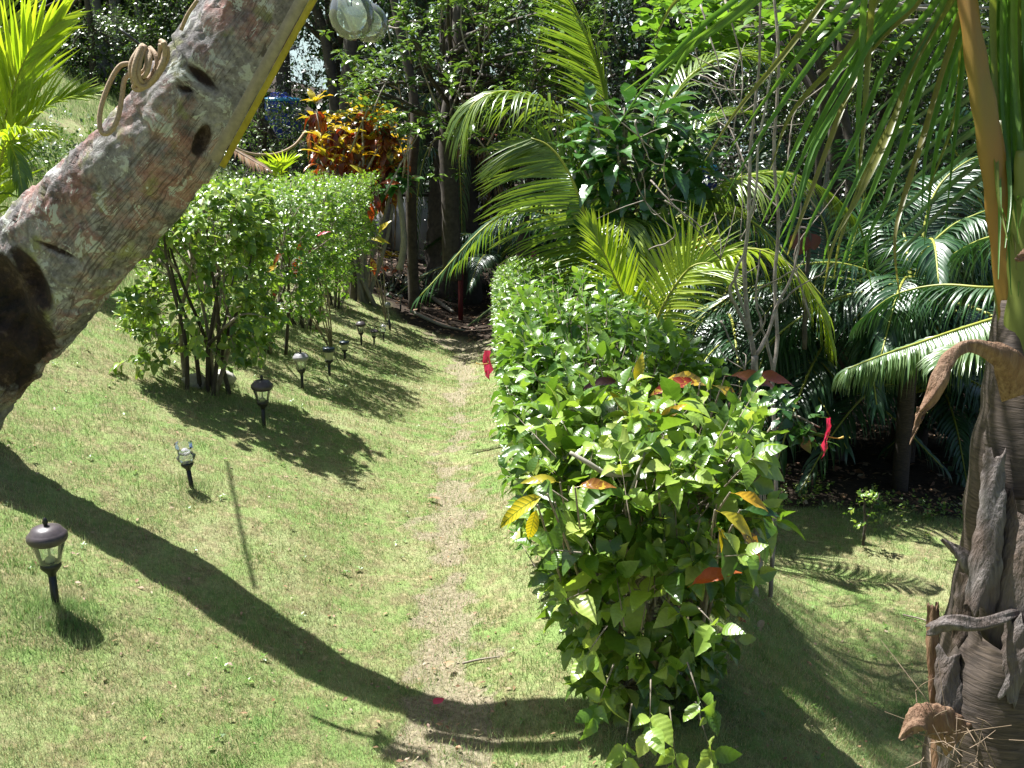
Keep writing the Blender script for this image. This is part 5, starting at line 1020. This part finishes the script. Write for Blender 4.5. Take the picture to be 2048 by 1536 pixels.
# ---------------------------------------------------------------- background trees
def tree(name, label, cat, base, H0, crowns, nsp, size, mat, tr, tm=LOW, keep=0, K=6, grp='trees of the wood behind the garden', lean=(0, 0), bark='bark', limbs=True, spread=62, droop=.3):
    b0 = np.array([base[0], base[1], float(H(base[0], base[1]))]); t = thing(name, label, cat, b0, grp)
    top = b0+[lean[0], lean[1], H0]; m = b0*.5+top*.5+rng.normal(0, .12, 3)
    mb = MB(); tube(mb, [b0-[0, 0, .2], b0*.75+m*.25+rng.normal(0, .04, 3), m, top], [tr*1.3, tr, tr*.85, tr*.5], 10, 30); mb.build('trunk', M[bark], t)
    Ps, Ds, Ns, Ss, Bt, Dt, Lt_ = [], [], [], [], [], [], []
    vol = np.array([c[3]*c[4]*c[5] for c in crowns])**.75; vol /= vol.sum()
    for ci, (cx, cy, cz, rx, ry, rz) in enumerate(crowns):
        c = np.array([cx, cy, cz]); n = int(nsp*1.5*vol[ci]); u = nrm(rng.normal(size=(n, 3))); r_ = rng.uniform(.25, 1, n)**.45
        r_ *= .72+.5*fbm(u[:, 0]*2+ci, u[:, 2]*2+u[:, 1], 1.6, ci)
        p = c+u*r_[:, None]*[rx, ry, rz]; hole = fbm(p[:, 0]+p[:, 1]*.5, p[:, 2]-p[:, 1]*.3, 1.1, 7+ci) > .30; p, u = p[hole], u[hole]
        if limbs:
            st = b0+(top-b0)*rng.uniform(.45, .9)
            for q in range(3):
                e = c+nrm(rng.normal(size=3))*[rx, ry, rz]*.6; mb = MB(); tube(mb, [st, (st+e)/2+rng.normal(0, .15, 3), e], [tr*.4, tr*.25, tr*.08], 6, 10); mb.build('branch', M[bark], t)
        d = nrm(u+rng.normal(0, .35, u.shape)+[0, -.05, .3]); L = rng.uniform(.2, .4, len(p))*max(1, size/.12)
        a = sprigs(p, d, L, K, size, spread, droop); Ps.append(a[0]); Ds.append(a[1]); Ns.append(a[2]); Ss.append(a[3]); Bt.append(p); Dt.append(d); Lt_.append(L)
    Ps, Ds, Ns, Ss = map(np.concatenate, (Ps, Ds, Ns, Ss)); put_leaves(t, Ps, Ds, Ns, Ss, tm, M[mat], keep, minpx=7)
    twig_mesh(np.concatenate(Bt), np.concatenate(Dt), np.concatenate(Lt_), .006, t, M[bark]); return t
# glossy round-leaf tree over the path end (crown of leaf rosettes)
b0 = W(900, 520, 16.0); b0[2] = float(H(b0[0], b0[1])); at = thing('glossy_leaf_tree', 'tree with glossy round sun-glinting leaves above the end of the path', 'tree', b0)
limb(at, [(905, 560, 16.5), (900, 400, 16.3), (895, 250, 16.2), (915, 120, 16), (920, -20, 16)], .16, .10, 'bark', n=30)
cen = []
for q in range(520):
    x_ = rng.uniform(690, 1210); y_ = rng.uniform(-30, 330)
    if y_ > 330-.35*abs(x_-930)-40*vnoise(x_, 0, .02) or (x_ < 790 and y_ < 100 and x_ > 600): continue
    if fbm(x_, y_, .012, 3) < .40: continue
    cen.append(W(x_, y_, rng.uniform(13.3, 16.2)))
cen = np.array(cen)
for c in cen[::7]: mb = MB(); s_ = W(905, 300-rng.uniform(0, 250), 16.1); tube(mb, [s_, (s_+c)/2+rng.normal(0, .12, 3), c], [.045, .03, .012], 6, 10); mb.build('branch', M['bark'], at)
for c in cen[::3]: mb = MB(); s_ = c+rng.normal(0, .3, 3)+[0, .4, -.5]; tube(mb, [s_, (s_+c)/2+rng.normal(0, .05, 3), c], [.014, .012, .008], 5, 6); mb.build('twig', M['bark_grey'], at)
rosettes(at, cen, 10, .155, M['almond'], (-.15, .9), tm=OVAL, keep=300); rosettes(at, cen+rng.normal(0, .22, cen.shape), 9, .14, M['almond'], (-.5, .7), tm=OVAL, keep=0, rest='inner_foliage')
rosettes(at, cen+rng.normal(0, .4, cen.shape)+[0, .6, 0], 9, .14, M['dark'], (-.5, .7), tm=OVAL, keep=0, rest='shaded_foliage')  # leaves set farther back, their shade put in by the darker leaf colour
# broad round leaves at the top middle-right, with pale branches
b0 = np.array([3.6, 12.3, 0]); b0[2] = float(H(3.6, 12.3)); gt = thing('broad_leaf_tree', 'tree with broad round bright leaves and pale horizontal branches at the top right', 'tree', b0)
limb(gt, [(1620, 560, 12.5), (1640, 300, 12.2), (1650, 160, 11.8), (1640, 40, 11.4), (1650, -60, 11)], .05, .04, 'bark')
for P2 in [[(1420, 30, 10.4), (1500, 45, 10.5), (1580, 52, 10.6), (1660, 50, 10.7), (1760, 20, 10.9), (1900, 10, 11)], [(1540, 20, 10.4), (1640, 50, 10.5), (1720, 35, 10.5), (1820, 0, 10.7)], [(1660, 20, 10.5), (1760, 0, 10.4), (1840, 18, 10.5), (1990, 15, 10.8)], [(1590, 50, 10.5), (1700, 62, 10.6), (1860, 40, 10.6), (2000, 60, 10.8)]]: limb(gt, P2, .03, .016, 'bark_pale', 'branch')
cen = np.array([W(rng.uniform(1270, 1800), rng.uniform(-40, 110)+rng.uniform(0, 40), rng.uniform(9.5, 11.5)) for _ in range(80)])
rosettes(gt, cen, 7, .2, M['grape'], (-.5, .8), tm=ROUND, keep=300); rosettes(gt, cen+rng.normal(0, .3, cen.shape), 6, .14, M['mid'], (-.5, .8), tm=OVAL, keep=0, rest='inner_foliage')
for c in cen[::4]: mb = MB(); s_ = W(rng.uniform(1500, 1800), 45, 10.6); tube(mb, [s_, (s_+c)/2, c], [.014, .01, .006], 5, 6); mb.build('branch', M['bark_pale'], gt)
# wood: every tree a thing; x, y, height, crown ellipsoids (x,y,z,rx,ry,rz)
TD = [
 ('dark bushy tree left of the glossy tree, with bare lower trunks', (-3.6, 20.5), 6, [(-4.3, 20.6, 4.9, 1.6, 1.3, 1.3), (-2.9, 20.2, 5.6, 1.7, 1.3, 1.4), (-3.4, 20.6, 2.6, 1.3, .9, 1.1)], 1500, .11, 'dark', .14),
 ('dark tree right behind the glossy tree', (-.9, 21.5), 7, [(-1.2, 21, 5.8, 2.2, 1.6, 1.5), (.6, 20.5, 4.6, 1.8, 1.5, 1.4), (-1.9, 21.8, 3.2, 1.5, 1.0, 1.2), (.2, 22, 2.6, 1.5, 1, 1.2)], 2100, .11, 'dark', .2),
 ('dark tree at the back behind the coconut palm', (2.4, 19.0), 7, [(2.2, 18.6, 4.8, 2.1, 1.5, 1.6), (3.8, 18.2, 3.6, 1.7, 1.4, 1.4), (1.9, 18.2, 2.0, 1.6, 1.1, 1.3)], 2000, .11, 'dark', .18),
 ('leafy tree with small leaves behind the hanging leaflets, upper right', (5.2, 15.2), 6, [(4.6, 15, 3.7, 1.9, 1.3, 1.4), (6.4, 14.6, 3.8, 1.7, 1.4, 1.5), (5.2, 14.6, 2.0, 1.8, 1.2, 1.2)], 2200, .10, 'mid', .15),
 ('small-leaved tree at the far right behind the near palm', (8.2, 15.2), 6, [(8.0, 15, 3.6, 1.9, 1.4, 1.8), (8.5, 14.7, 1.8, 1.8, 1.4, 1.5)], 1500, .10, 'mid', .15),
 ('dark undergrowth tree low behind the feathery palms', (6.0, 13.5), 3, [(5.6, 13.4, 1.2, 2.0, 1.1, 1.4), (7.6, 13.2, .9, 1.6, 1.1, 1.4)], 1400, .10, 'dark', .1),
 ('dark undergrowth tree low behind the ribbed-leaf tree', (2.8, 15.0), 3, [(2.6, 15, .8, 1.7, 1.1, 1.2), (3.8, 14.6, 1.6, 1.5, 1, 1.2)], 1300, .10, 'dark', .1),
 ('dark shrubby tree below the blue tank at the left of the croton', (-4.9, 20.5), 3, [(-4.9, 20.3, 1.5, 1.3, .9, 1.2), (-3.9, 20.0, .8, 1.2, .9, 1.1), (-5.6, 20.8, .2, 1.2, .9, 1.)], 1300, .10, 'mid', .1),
 ('dark low tree closing the gap behind the skirted palm trunk', (-.2, 22.8), 3, [(-.9, 22.8, 1.2, 1.1, .9, 1.9), (.8, 22.6, .8, 1.5, .9, 1.8), (-1.0, 21.6, -.6, .9, .6, .8)], 1500, .12, 'dark', .1),  # low crowns added to darken the gap at the path end
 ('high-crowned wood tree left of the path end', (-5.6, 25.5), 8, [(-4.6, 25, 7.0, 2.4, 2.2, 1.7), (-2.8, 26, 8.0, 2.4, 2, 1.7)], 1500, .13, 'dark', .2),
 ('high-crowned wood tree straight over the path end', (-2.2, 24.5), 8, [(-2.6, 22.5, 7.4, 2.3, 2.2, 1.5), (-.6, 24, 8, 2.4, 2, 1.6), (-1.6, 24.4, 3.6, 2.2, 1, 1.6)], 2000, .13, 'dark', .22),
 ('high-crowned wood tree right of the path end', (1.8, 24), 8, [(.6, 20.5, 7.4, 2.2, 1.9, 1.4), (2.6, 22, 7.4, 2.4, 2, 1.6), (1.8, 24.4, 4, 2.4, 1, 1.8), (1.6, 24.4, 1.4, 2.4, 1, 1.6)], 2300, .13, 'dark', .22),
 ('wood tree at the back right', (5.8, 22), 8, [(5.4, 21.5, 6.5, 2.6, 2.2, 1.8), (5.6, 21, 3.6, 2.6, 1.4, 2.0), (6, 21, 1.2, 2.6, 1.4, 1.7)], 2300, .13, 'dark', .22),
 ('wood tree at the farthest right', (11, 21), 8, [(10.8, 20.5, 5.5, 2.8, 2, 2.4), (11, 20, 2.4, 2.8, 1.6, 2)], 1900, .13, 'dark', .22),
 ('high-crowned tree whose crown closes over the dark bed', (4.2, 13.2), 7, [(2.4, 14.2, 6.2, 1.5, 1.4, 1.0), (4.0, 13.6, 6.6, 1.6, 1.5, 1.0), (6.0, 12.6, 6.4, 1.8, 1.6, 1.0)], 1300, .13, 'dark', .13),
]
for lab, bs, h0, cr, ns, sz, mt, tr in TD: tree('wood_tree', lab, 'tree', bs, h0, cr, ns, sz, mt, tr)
# hillside wood, upper left
TH = [
 ('pale-trunked hillside tree standing left of the rope coil', (-11.2, 28.5), 8, [(-12.2, 28.5, 7.0, 2.4, 1.6, 1.8), (-9.6, 28.6, 7.2, 2.0, 1.5, 1.6)], 1500, .14, 'hill', .22, 'bark_pale'),
 ('hillside tree with lit leaves at the upper left corner', (-14.8, 27.5), 6, [(-14.6, 27, 6.0, 2.3, 1.6, 1.8), (-15.8, 26.6, 4.4, 1.6, 1.3, 1.3)], 1600, .13, 'hill', .14, 'bark'),
 ('bushy hillside tree behind the yellow palm', (-12.9, 30), 6, [(-12.8, 29.6, 5.8, 2.3, 1.4, 1.7), (-11.0, 30, 4.9, 1.8, 1.3, 1.3)], 1600, .13, 'hill', .14, 'bark'),
 ('slender twin-stem hillside tree right of the pale trunk', (-9.9, 28.2), 8, [(-8.6, 28.6, 5.8, 1.8, 1.4, 1.6), (-9.9, 29.5, 5.0, 1.6, 1.2, 1.2)], 1200, .13, 'hill', .10, 'bark_pale'),
 ('hillside tree at the upper left edge of the leaning trunk', (-7.6, 26.5), 7, [(-7.6, 26.2, 5.4, 1.8, 1.4, 1.8), (-8.4, 26.6, 3.8, 1.5, 1.2, 1.1)], 1300, .12, 'mid', .12, 'bark'),
 ('dark shrub tree on the top of the bank at left', (-10.0, 24.8), 3, [(-9.8, 25.4, 3.9, 1.4, 1.0, .9), (-12.0, 26.5, 4.0, 1.6, 1.0, .9)], 1100, .12, 'mid', .08, 'bark'),
 ('dark hillside tree far at the back of the upper left', (-9, 34), 8, [(-8, 33, 6.5, 3, 2, 2.6), (-13, 33, 7.4, 3.2, 2, 2.4), (-17, 32, 7.4, 3, 2, 2.6)], 2400, .16, 'dark', .2, 'bark'),
]
for lab, bs, h0, cr, ns, sz, mt, tr, bk in TH: tree('hillside_tree', lab, 'tree', bs, h0, cr, ns, sz, mt, tr, grp='trees on the hillside upper left', bark=bk)
# the wood farther off, one mass of leaves
fw = MB(); n = 52000; x = rng.uniform(-30, 26, n); y = rng.uniform(28, 37, n)+np.abs(x)*.1; zt = H(x, y)
z = zt+rng.uniform(0, 1, n)**.8*(9.5+2.5*vnoise(x, y, .3, 4)-2.2*np.exp(-((x+6.5)/1.6)**2))
gap = ((x > -8.6) & (x < -5.2) & (z > zt+2.2)) | ((x > 0) & (x < 2.5) & (z > 7.6))
k_ = (fbm(x, z, .5, 6) > .25) & (~gap | (rng.random(n) < .12)); P = np.stack([x, y, z], -1)[k_]
fwt = thing('far_wood', 'dark leafy wood closing the view behind all the trees', 'wood', (0, 32, -1.5))
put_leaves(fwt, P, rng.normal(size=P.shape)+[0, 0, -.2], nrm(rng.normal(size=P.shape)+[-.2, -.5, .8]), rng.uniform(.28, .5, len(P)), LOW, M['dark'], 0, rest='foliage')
for q in range(26):
    x_, y_ = -26+q*2.0+rng.normal(0, .5), rng.uniform(29, 34); z_ = float(H(x_, y_)); mb = MB(); tube(mb, [[x_, y_, z_-.2], [x_+rng.normal(0, .3), y_, z_+4], [x_+rng.normal(0, .6), y_, z_+9]], [.2, .16, .08], 7, 10); mb.build('trunk', M['bark'], fwt)
# slender bare trunks of the wood
for q, (P2, r, mt, lab) in enumerate([
    ([(668, 420, 19), (672, 250, 19), (660, 130, 19), (640, 40, 19), (600, -60, 19)], .12, 'bark', 'dark crooked trunk left of the glass bulbs'),
    ([(690, 420, 18), (694, 250, 18), (700, 100, 18), (715, -40, 18)], .16, 'bark', 'thick dark trunk right under the glass bulbs'),
    ([(826, 520, 17), (822, 380, 17), (830, 220, 17), (800, 60, 17), (780, -40, 17)], .10, 'bark', 'dark trunk between the croton and the skirted palm trunk'),
    ([(236, 175, 27), (234, 100, 27), (230, 20, 27), (226, -60, 27)], .20, 'bark_pale', 'stout pale grey trunk at the top left, left of the rope'),
    ([(262, 160, 27.5), (258, 90, 27.5), (262, 0, 27.5), (258, -60, 27)], .10, 'bark_pale', 'thinner pale trunk just right of the stout pale one'),
    ([(330, 130, 28), (327, 60, 28), (330, -40, 28)], .10, 'bark', 'dark thin trunk above the rope coil'),
    ([(1690, 560, 12.5), (1700, 400, 12.5), (1690, 240, 12.5), (1640, 140, 12.3)], .07, 'bark', 'dark mossy trunk behind the hanging leaflets'),
    ([(1052, 560, 18), (1046, 470, 18), (1050, 380, 18), (1060, 200, 18)], .13, 'bark', 'reddish dark trunk at the right of the path end'),
    ([(1650, 260, 11), (1655, 350, 11), (1640, 430, 11)], .02, 'bark_grey', 'thin hanging grey stem among the feathery palms')]):
    b0 = W(*P2[0]); b0[2] = float(H(b0[0], b0[1])); pts = [b0-[0, 0, .1]]+[W(*p) for p in P2[1:]]; mb = MB(); tube(mb, pts, np.linspace(r, r*.7, len(pts)), 10, 30)
    tag(mb.build('tree_trunk', M[mt]), lab, 'tree trunk', 'slender trunks of the wood')
# massive palm trunk with a skirt of dead fronds
b0 = W(905, 540, 20); b0[2] = float(H(b0[0], b0[1])); sk = thing('skirted_palm', 'massive dark palm trunk with hanging skirt of old fronds at the path end', 'palm tree', b0)
mb = MB(); tube(mb, [b0-[0, 0, .2], W(905, 450, 20), W(908, 300, 20), W(912, 100, 20), W(915, -80, 20)], [.62, .50, .42, .34, .3], 20, 50); mb.V[0][:-2] += np.array([mnoise.noise(Vector(p*5))*.08 for p in mb.V[0][:-2]])[:, None]*[1, .6, 0]; mb.build('trunk', M['bark'], sk)
for q in range(16):
    a = q*.785+.2; h = np.array([math.cos(a), math.sin(a), 0]); c = W(905, 215 if q < 8 else 320, 20); frond(sk, [c+h*.3, c+h*.75+[0, 0, .25], c+h*1.1+[0, 0, -.5], c+h*1.2+[0, 0, -1.6]], 30, .6, 'palm_dark' if q % 3 else 'litter', .05, 1.4, 60, 25, 0)
# small palms low in the dark
for q, (bx, by, lab) in enumerate([(-.3, 19, 'small dark palm at the foot of the skirted palm trunk'), (1.3, 17.5, 'small dark palm right of the path end'), (3.2, 12.6, 'low dark palm behind the young coconut palm'), (5.6, 11.2, 'low dark palm shading the bare bed'), (4.4, 10.4, 'squat dark palm at the back of the bare bed'), (2.5, 9.9, 'dark palm low behind the slim bare trees'), (3.4, 10.9, 'dark palm in the gap between the slim trees and the bed'), (5.3, 9.9, 'dark palm at the right back of the bed, beside the near palm'), (3.9, 9.5, 'dark palm drooping over the middle of the bed')]):
    b0 = np.array([bx, by, float(H(bx, by))]); t = thing('understorey_palm', lab, 'palm', b0, 'small dark palms under the trees'); mb = MB(); tube(mb, [b0-[0, 0, .1], b0+[0, 0, .4], b0+[0, 0, .8]], [.14, .12, .08], 9, 8); mb.build('trunk', M['fibre'], t)
    auto_fronds(t, b0+[0, 0, .7], 13, 2.0, (15, 75), (0, 360), 'palm_dark', 1.1, 44, .5, wid=.038, droop=.8)

# ---------------------------------------------------------------- walls, house, tanks, posts
c = W(800, 430, 24); g = float(H(c[0], c[1])); t = thing('garden_wall', 'weathered white garden wall in the shade behind the croton', 'wall', [c[0], c[1], g])
mb = MB(); x0, x1 = W(735, 430, 24)[0], W(868, 430, 24)[0]; top = W(800, 392, 24)[2]; box(mb, ((x0+x1)/2, c[1], (top+g-.3)/2), (x1-x0, .2, top-g+.3)); mb.build('wall_panel', M['white_wall'], t)
mb = MB(); box(mb, ((x0+x1)/2, c[1], top+.04), (x1-x0+.1, .28, .08)); mb.build('coping', M['bark'], t)
for xx in (W(770, 430, 23.8)[0],): mb = MB(); box(mb, (xx, c[1]-.14, (top+g-.3)/2), (.28, .12, top-g+.34)); mb.build('pier', M['bark_pale'], t)
c = W(975, 340, 27); g = float(H(c[0], c[1])); t = thing('white_house', 'small white house with red eave glimpsed behind the palm fronds', 'house', [c[0], c[1], g])
x0, x1 = W(925, 340, 27)[0], W(1010, 340, 27)[0]; top = W(970, 300, 27)[2]
mb = MB(); box(mb, ((x0+x1)/2, c[1]+1, (top+g-.3)/2), (x1-x0, 2, top-g+.3)); mb.build('wall', M['white_wall'], t)
mb = MB(); zt = W(975, 370, 26.9)[2]; box(mb, ((x0+x1)/2, c[1]-.12, zt), (x1-x0+.2, .2, .12)); mb.build('red_ledge', M['roof_red'], t)
mb = MB(); V_ = [((x0-.3), c[1]-.4, top), (x1+.3, c[1]-.4, top), (x1+.3, c[1]+2.4, top), (x0-.3, c[1]+2.4, top), ((x0+x1)/2-.3, c[1]+1, top+.55), ((x0+x1)/2+.3, c[1]+1, top+.55)]
mb.add(V_, [np.array([[0, 1, 5, 4], [2, 3, 4, 5], [0, 3, 2, 1]]), np.array([[1, 2, 5], [3, 0, 4]])]); mb.build('roof', M['roof_red'], t, smooth=False)
def tank(px_, py_, d_, r, h, lab, name='water_tank', cat='water tank'):
    c = W(px_, py_, d_); g = float(H(c[0], c[1])); t = thing(name, lab, cat, [c[0], c[1], g])
    mb = MB(); lathe(mb, [c[0], c[1], c[2]-h], [(0, 0), (r, 0), (r, h*.3), (r*1.03, h*.33), (r, h*.36), (r, h*.63), (r*1.03, h*.66), (r, h*.69), (r, h*.86), (r*.92, h*.95), (r*.5, h*1.05), (r*.45, h*1.06), (r*.45, h*1.12), (r*.3, h*1.14), (0, h*1.15)], 28); mb.build('body', M['blue'], t)
    mb = MB(); lathe(mb, [c[0], c[1], c[2]-h*.02], [(r*1.02, -h*.06), (r*1.05, -.02), (r*1.0, .0), (r*.9, .03)], 28); mb.build('rim', M['blue_light'], t)
    for a in (0, 2.1, 4.2): mb = MB(); q = [c[0]+r*.7*math.cos(a), c[1]+r*.7*math.sin(a)]; tube(mb, [[*q, g-.1], [*q, c[2]-h+.02]], [.06, .06], 8, 3); mb.build('leg', M['bark'], t)
tank(560, 196, 24, .48, .95, 'blue water tank glimpsed between the leaning trunk and the croton')
tank(1408, 332, 14.5, .2, .55, 'small dark blue barrel deep among the palms right of centre', 'blue_barrel', 'barrel')
for P2, lab in [(((921, 640), (922, 505)), 'thin dark red post at the end of the path'), (((1070, 560), (1068, 500)), 'dark red post behind the far end of the right hedge')]:
    g = G(*P2[0]) if P2[0][1] > 600 else W(1070, 560, 18); g[2] = float(H(g[0], g[1])); d_ = proj(g)[2][0]; mb = MB(); tube(mb, [g-[0, 0, .05], W(P2[1][0], P2[1][1], d_)], [.045, .045], 8, 4); tag(mb.build('red_post', M['red_post']), lab, 'post')
# log and sticks in the dark
for P3_, r, lab in [([(800, 462, 20), (850, 490, 19), (905, 520, 18)], .06, 'pale fallen branch slanting down the dark slope'), ([(820, 590, 16.5), (880, 610, 16.2), (930, 625, 16)], .03, 'thin pale stick lying at the edge of the dark wood floor')]:
    pts = [W(*p) for p in P3_]
    for p in pts: p[2] = float(H(p[0], p[1]))+.05
    mb = MB(); tube(mb, pts, [r, r*.8, r*.5], 7, 14); tag(mb.build('fallen_branch', M['bark_pale']), lab, 'branch')
for q, (px_, py_, r, lab) in enumerate([(1105, 1105, .10, 'pale brown dead leaf caught low in the near bush')]):
    pass
# orange broad leaf and dark red flower head among the palms
crotons((1390, 560, 9.3), 'broad orange-yellow dying leaves among the palms right of the ribbed-leaf tree', [(1350, 462, 9.2, -25, .42, 'crot_o', 0), (1360, 490, 9.2, 15, .4, 'crot_o', 0), (1395, 470, 9.2, -60, .34, 'crot_o', 0)] if 'crot_o' in M else [(1350, 462, 9.2, -25, .42, 'orange_leaf', 0), (1360, 490, 9.2, 15, .4, 'crot_y', 0), (1395, 470, 9.2, -60, .34, 'orange_leaf', 0)], 'leaf')
M['bract'] = plain('dark_red_bract', (.10, .008, .008), .45)
b0 = W(1600, 520, 7.6); b0[2] = float(H(b0[0], b0[1])); t = thing('dark_red_blossom', 'drooping dark red flower bract among the feathery palms', 'flower', b0)
limb(t, [(1608, 700, 7.6), (1612, 560, 7.6), (1618, 470, 7.5), (1600, 455, 7.5)], .02, .012, 'bark', 'stem')
for q, (dx, L, a) in enumerate([(0, .24, -95), (14, .2, -70), (-6, .18, -110)]):
    p = W(1605+dx, 462, 7.5); L *= .75; R1 = frames(nrm(np.array([[math.cos(math.radians(a)), -.2, math.sin(math.radians(a))]])), np.array([[0, -1., .2]]))[0]; mb = MB(); mb.add(ROUND[0]['V']*L@R1.T+p, ROUND[0]['F'], 0, ROUND[0]['L']); mb.build('bract', M['bract'], t)
b0 = W(95, 330, 13.2); b0[2] = float(H(b0[0], b0[1])); t = thing('shade_shrub', 'dark low shrub added for the shaded grass on the bank behind the yellow palm', 'shrub', b0); P = b0+rng.normal(0, 1, (420, 3))*[.55, .4, .22]+[0, 0, .3]  # shrub added where the bank only has grass in shade
put_leaves(t, *sprigs(P, nrm(rng.normal(0, .6, P.shape)+[0, 0, .8]), rng.uniform(.1, .25, 420), 7, .08, 60, .2), LOWH, M['mid'], 0)
x = rng.uniform(-4, 4.2, 420); y = rng.uniform(2.8, 12, 420); k_ = (soil_mask(x, y) < .5) & (dirt_mask(x, y) < .3); x, y = x[k_], y[k_]
lw = thing('lawn_weeds', 'tiny flat broad-leaved weeds dotted through the lawn', 'weeds', (0, 5, 0)); P = np.stack([x, y, H(x, y)+.008], -1); put_leaves(lw, *sprigs(P, np.tile([0, 0, 1.], (len(P), 1)), np.full(len(P), .015), 6, .028, 80, .1), [LOW[0], LOWH[0]], M['hedge'], 0)
def rock(px_, py_, r, lab):
    g = G(px_, py_); mb = MB(); lathe(mb, g, [(0, -r*.5), (r*.9, -r*.3), (r, 0), (r*.8, r*.4), (r*.4, r*.62), (0, r*.68)], 14); Vv = mb.V[0]; Vv += np.array([[mnoise.noise(Vector(p*9+np.array([a_*7., 0, 0])))*r*.45 for a_ in range(3)] for p in Vv]); tag(mb.build('rock', M['stone']), lab, 'rock')
M['stone'] = plain('pale_stone', (.5, .47, .42), .9, nscale=30, var=.5, bump=.5)
rock(158, 300, .13, 'whitish stone on the bank left of the leaning trunk'); rock(178, 308, .08, 'small pale stone beside the whitish one on the bank'); rock(385, 768, .10, 'pale stone at the foot of the nearest left shrub'); rock(440, 762, .11, 'grey stone right of the nearest left shrub foot')
# sapling on the lower lawn and weeds
b0 = G(1727, 1087); t = thing('lawn_sapling', 'little leafy sapling standing alone on the lower right lawn', 'sapling', b0)
limb(t, [(1727, 1090, 7.15), (1729, 1040, 7.1), (1726, 980, 7.05)], .012, .006, 'bark', 'trunk'); limb(t, [(1729, 1050, 7.1), (1745, 1010, 7.1), (1760, 988, 7.1)], .006, .003, 'bark', 'branch')
B = np.array([W(x_, y_, 7.08) for x_, y_ in [(1726, 985), (1730, 1000), (1755, 992), (1715, 1010), (1740, 1015), (1722, 1030), (1735, 1045), (1725, 1060), (1760, 1000), (1705, 1005)]]); put_leaves(t, *sprigs(B, nrm(rng.normal(size=B.shape)+[0, 0, .6]), np.full(len(B), .1), 7, .05, 60, .1), HIBM, M['hib'], 70, minpx=4)
wd = thing('weeds', 'small broad-leaved weeds along the edge of the dark bed', 'weeds', (3, 8, -.7)); xs = rng.uniform(1.3, 5, 260); ys = np.interp(xs, [1.0, 2.2, 3.5, 4.4, 6], [8.4, 7.8, 7.3, 6.6, 5.8])+rng.normal(0, .28, 260); P = np.stack([xs, ys, H(xs, ys)], -1)
put_leaves(wd, *sprigs(P, nrm(rng.normal(0, .3, P.shape)+[0, 0, 1]), rng.uniform(.04, .14, 260), 6, .05, 70, .1), HIBM, M['hib'], 0)
for (px_, py_, n_, L_, lab) in [(1890, 905, 9, .42, 'dark broad-leaved plant in the bed beside the near palm'), (1590, 1130, 0, 0, '')]:
    if n_:
        b0 = G(px_, py_); t = thing('broad_leaf_plant', lab, 'plant', b0); rosettes(t, [b0+[0, 0, .12]], n_, L_, M['ribbed'], (.5, 1.2), tm=OVAL)
for px_, py_, lab in [(1730, 790, 'bright green seedling under the pale low frond'), (860, 550, 'small green seedlings in the dark beside the path end')]:
    b0 = G(px_, py_); t = thing('seedling', lab, 'seedling', b0); rosettes(t, [b0+[0, 0, .12], b0+[.15, 0, .08]], 7, .2, M['mid'], (.3, 1.1), tm=OVAL)
for x0_, y0_, r_, n_, lab in [(-1.9, 18.9, .9, 60, 'low dark undergrowth at the left of the path end'), (4.8, 9.0, .7, 30, 'low dark green plants in the bed behind the near palm')]:
    b0 = np.array([x0_, y0_, float(H(x0_, y0_))]); t = thing('undergrowth', lab, 'undergrowth', b0); P = b0+rng.normal(0, 1, (n_, 3))*[r_*.5, r_*.5, 0]; P[:, 2] = H(P[:, 0], P[:, 1]); put_leaves(t, *sprigs(P, nrm(rng.normal(0, .4, P.shape)+[0, 0, 1]), rng.uniform(.15, .5, n_), 8, .12, 60, .3), LOW, M['dark'], 0)
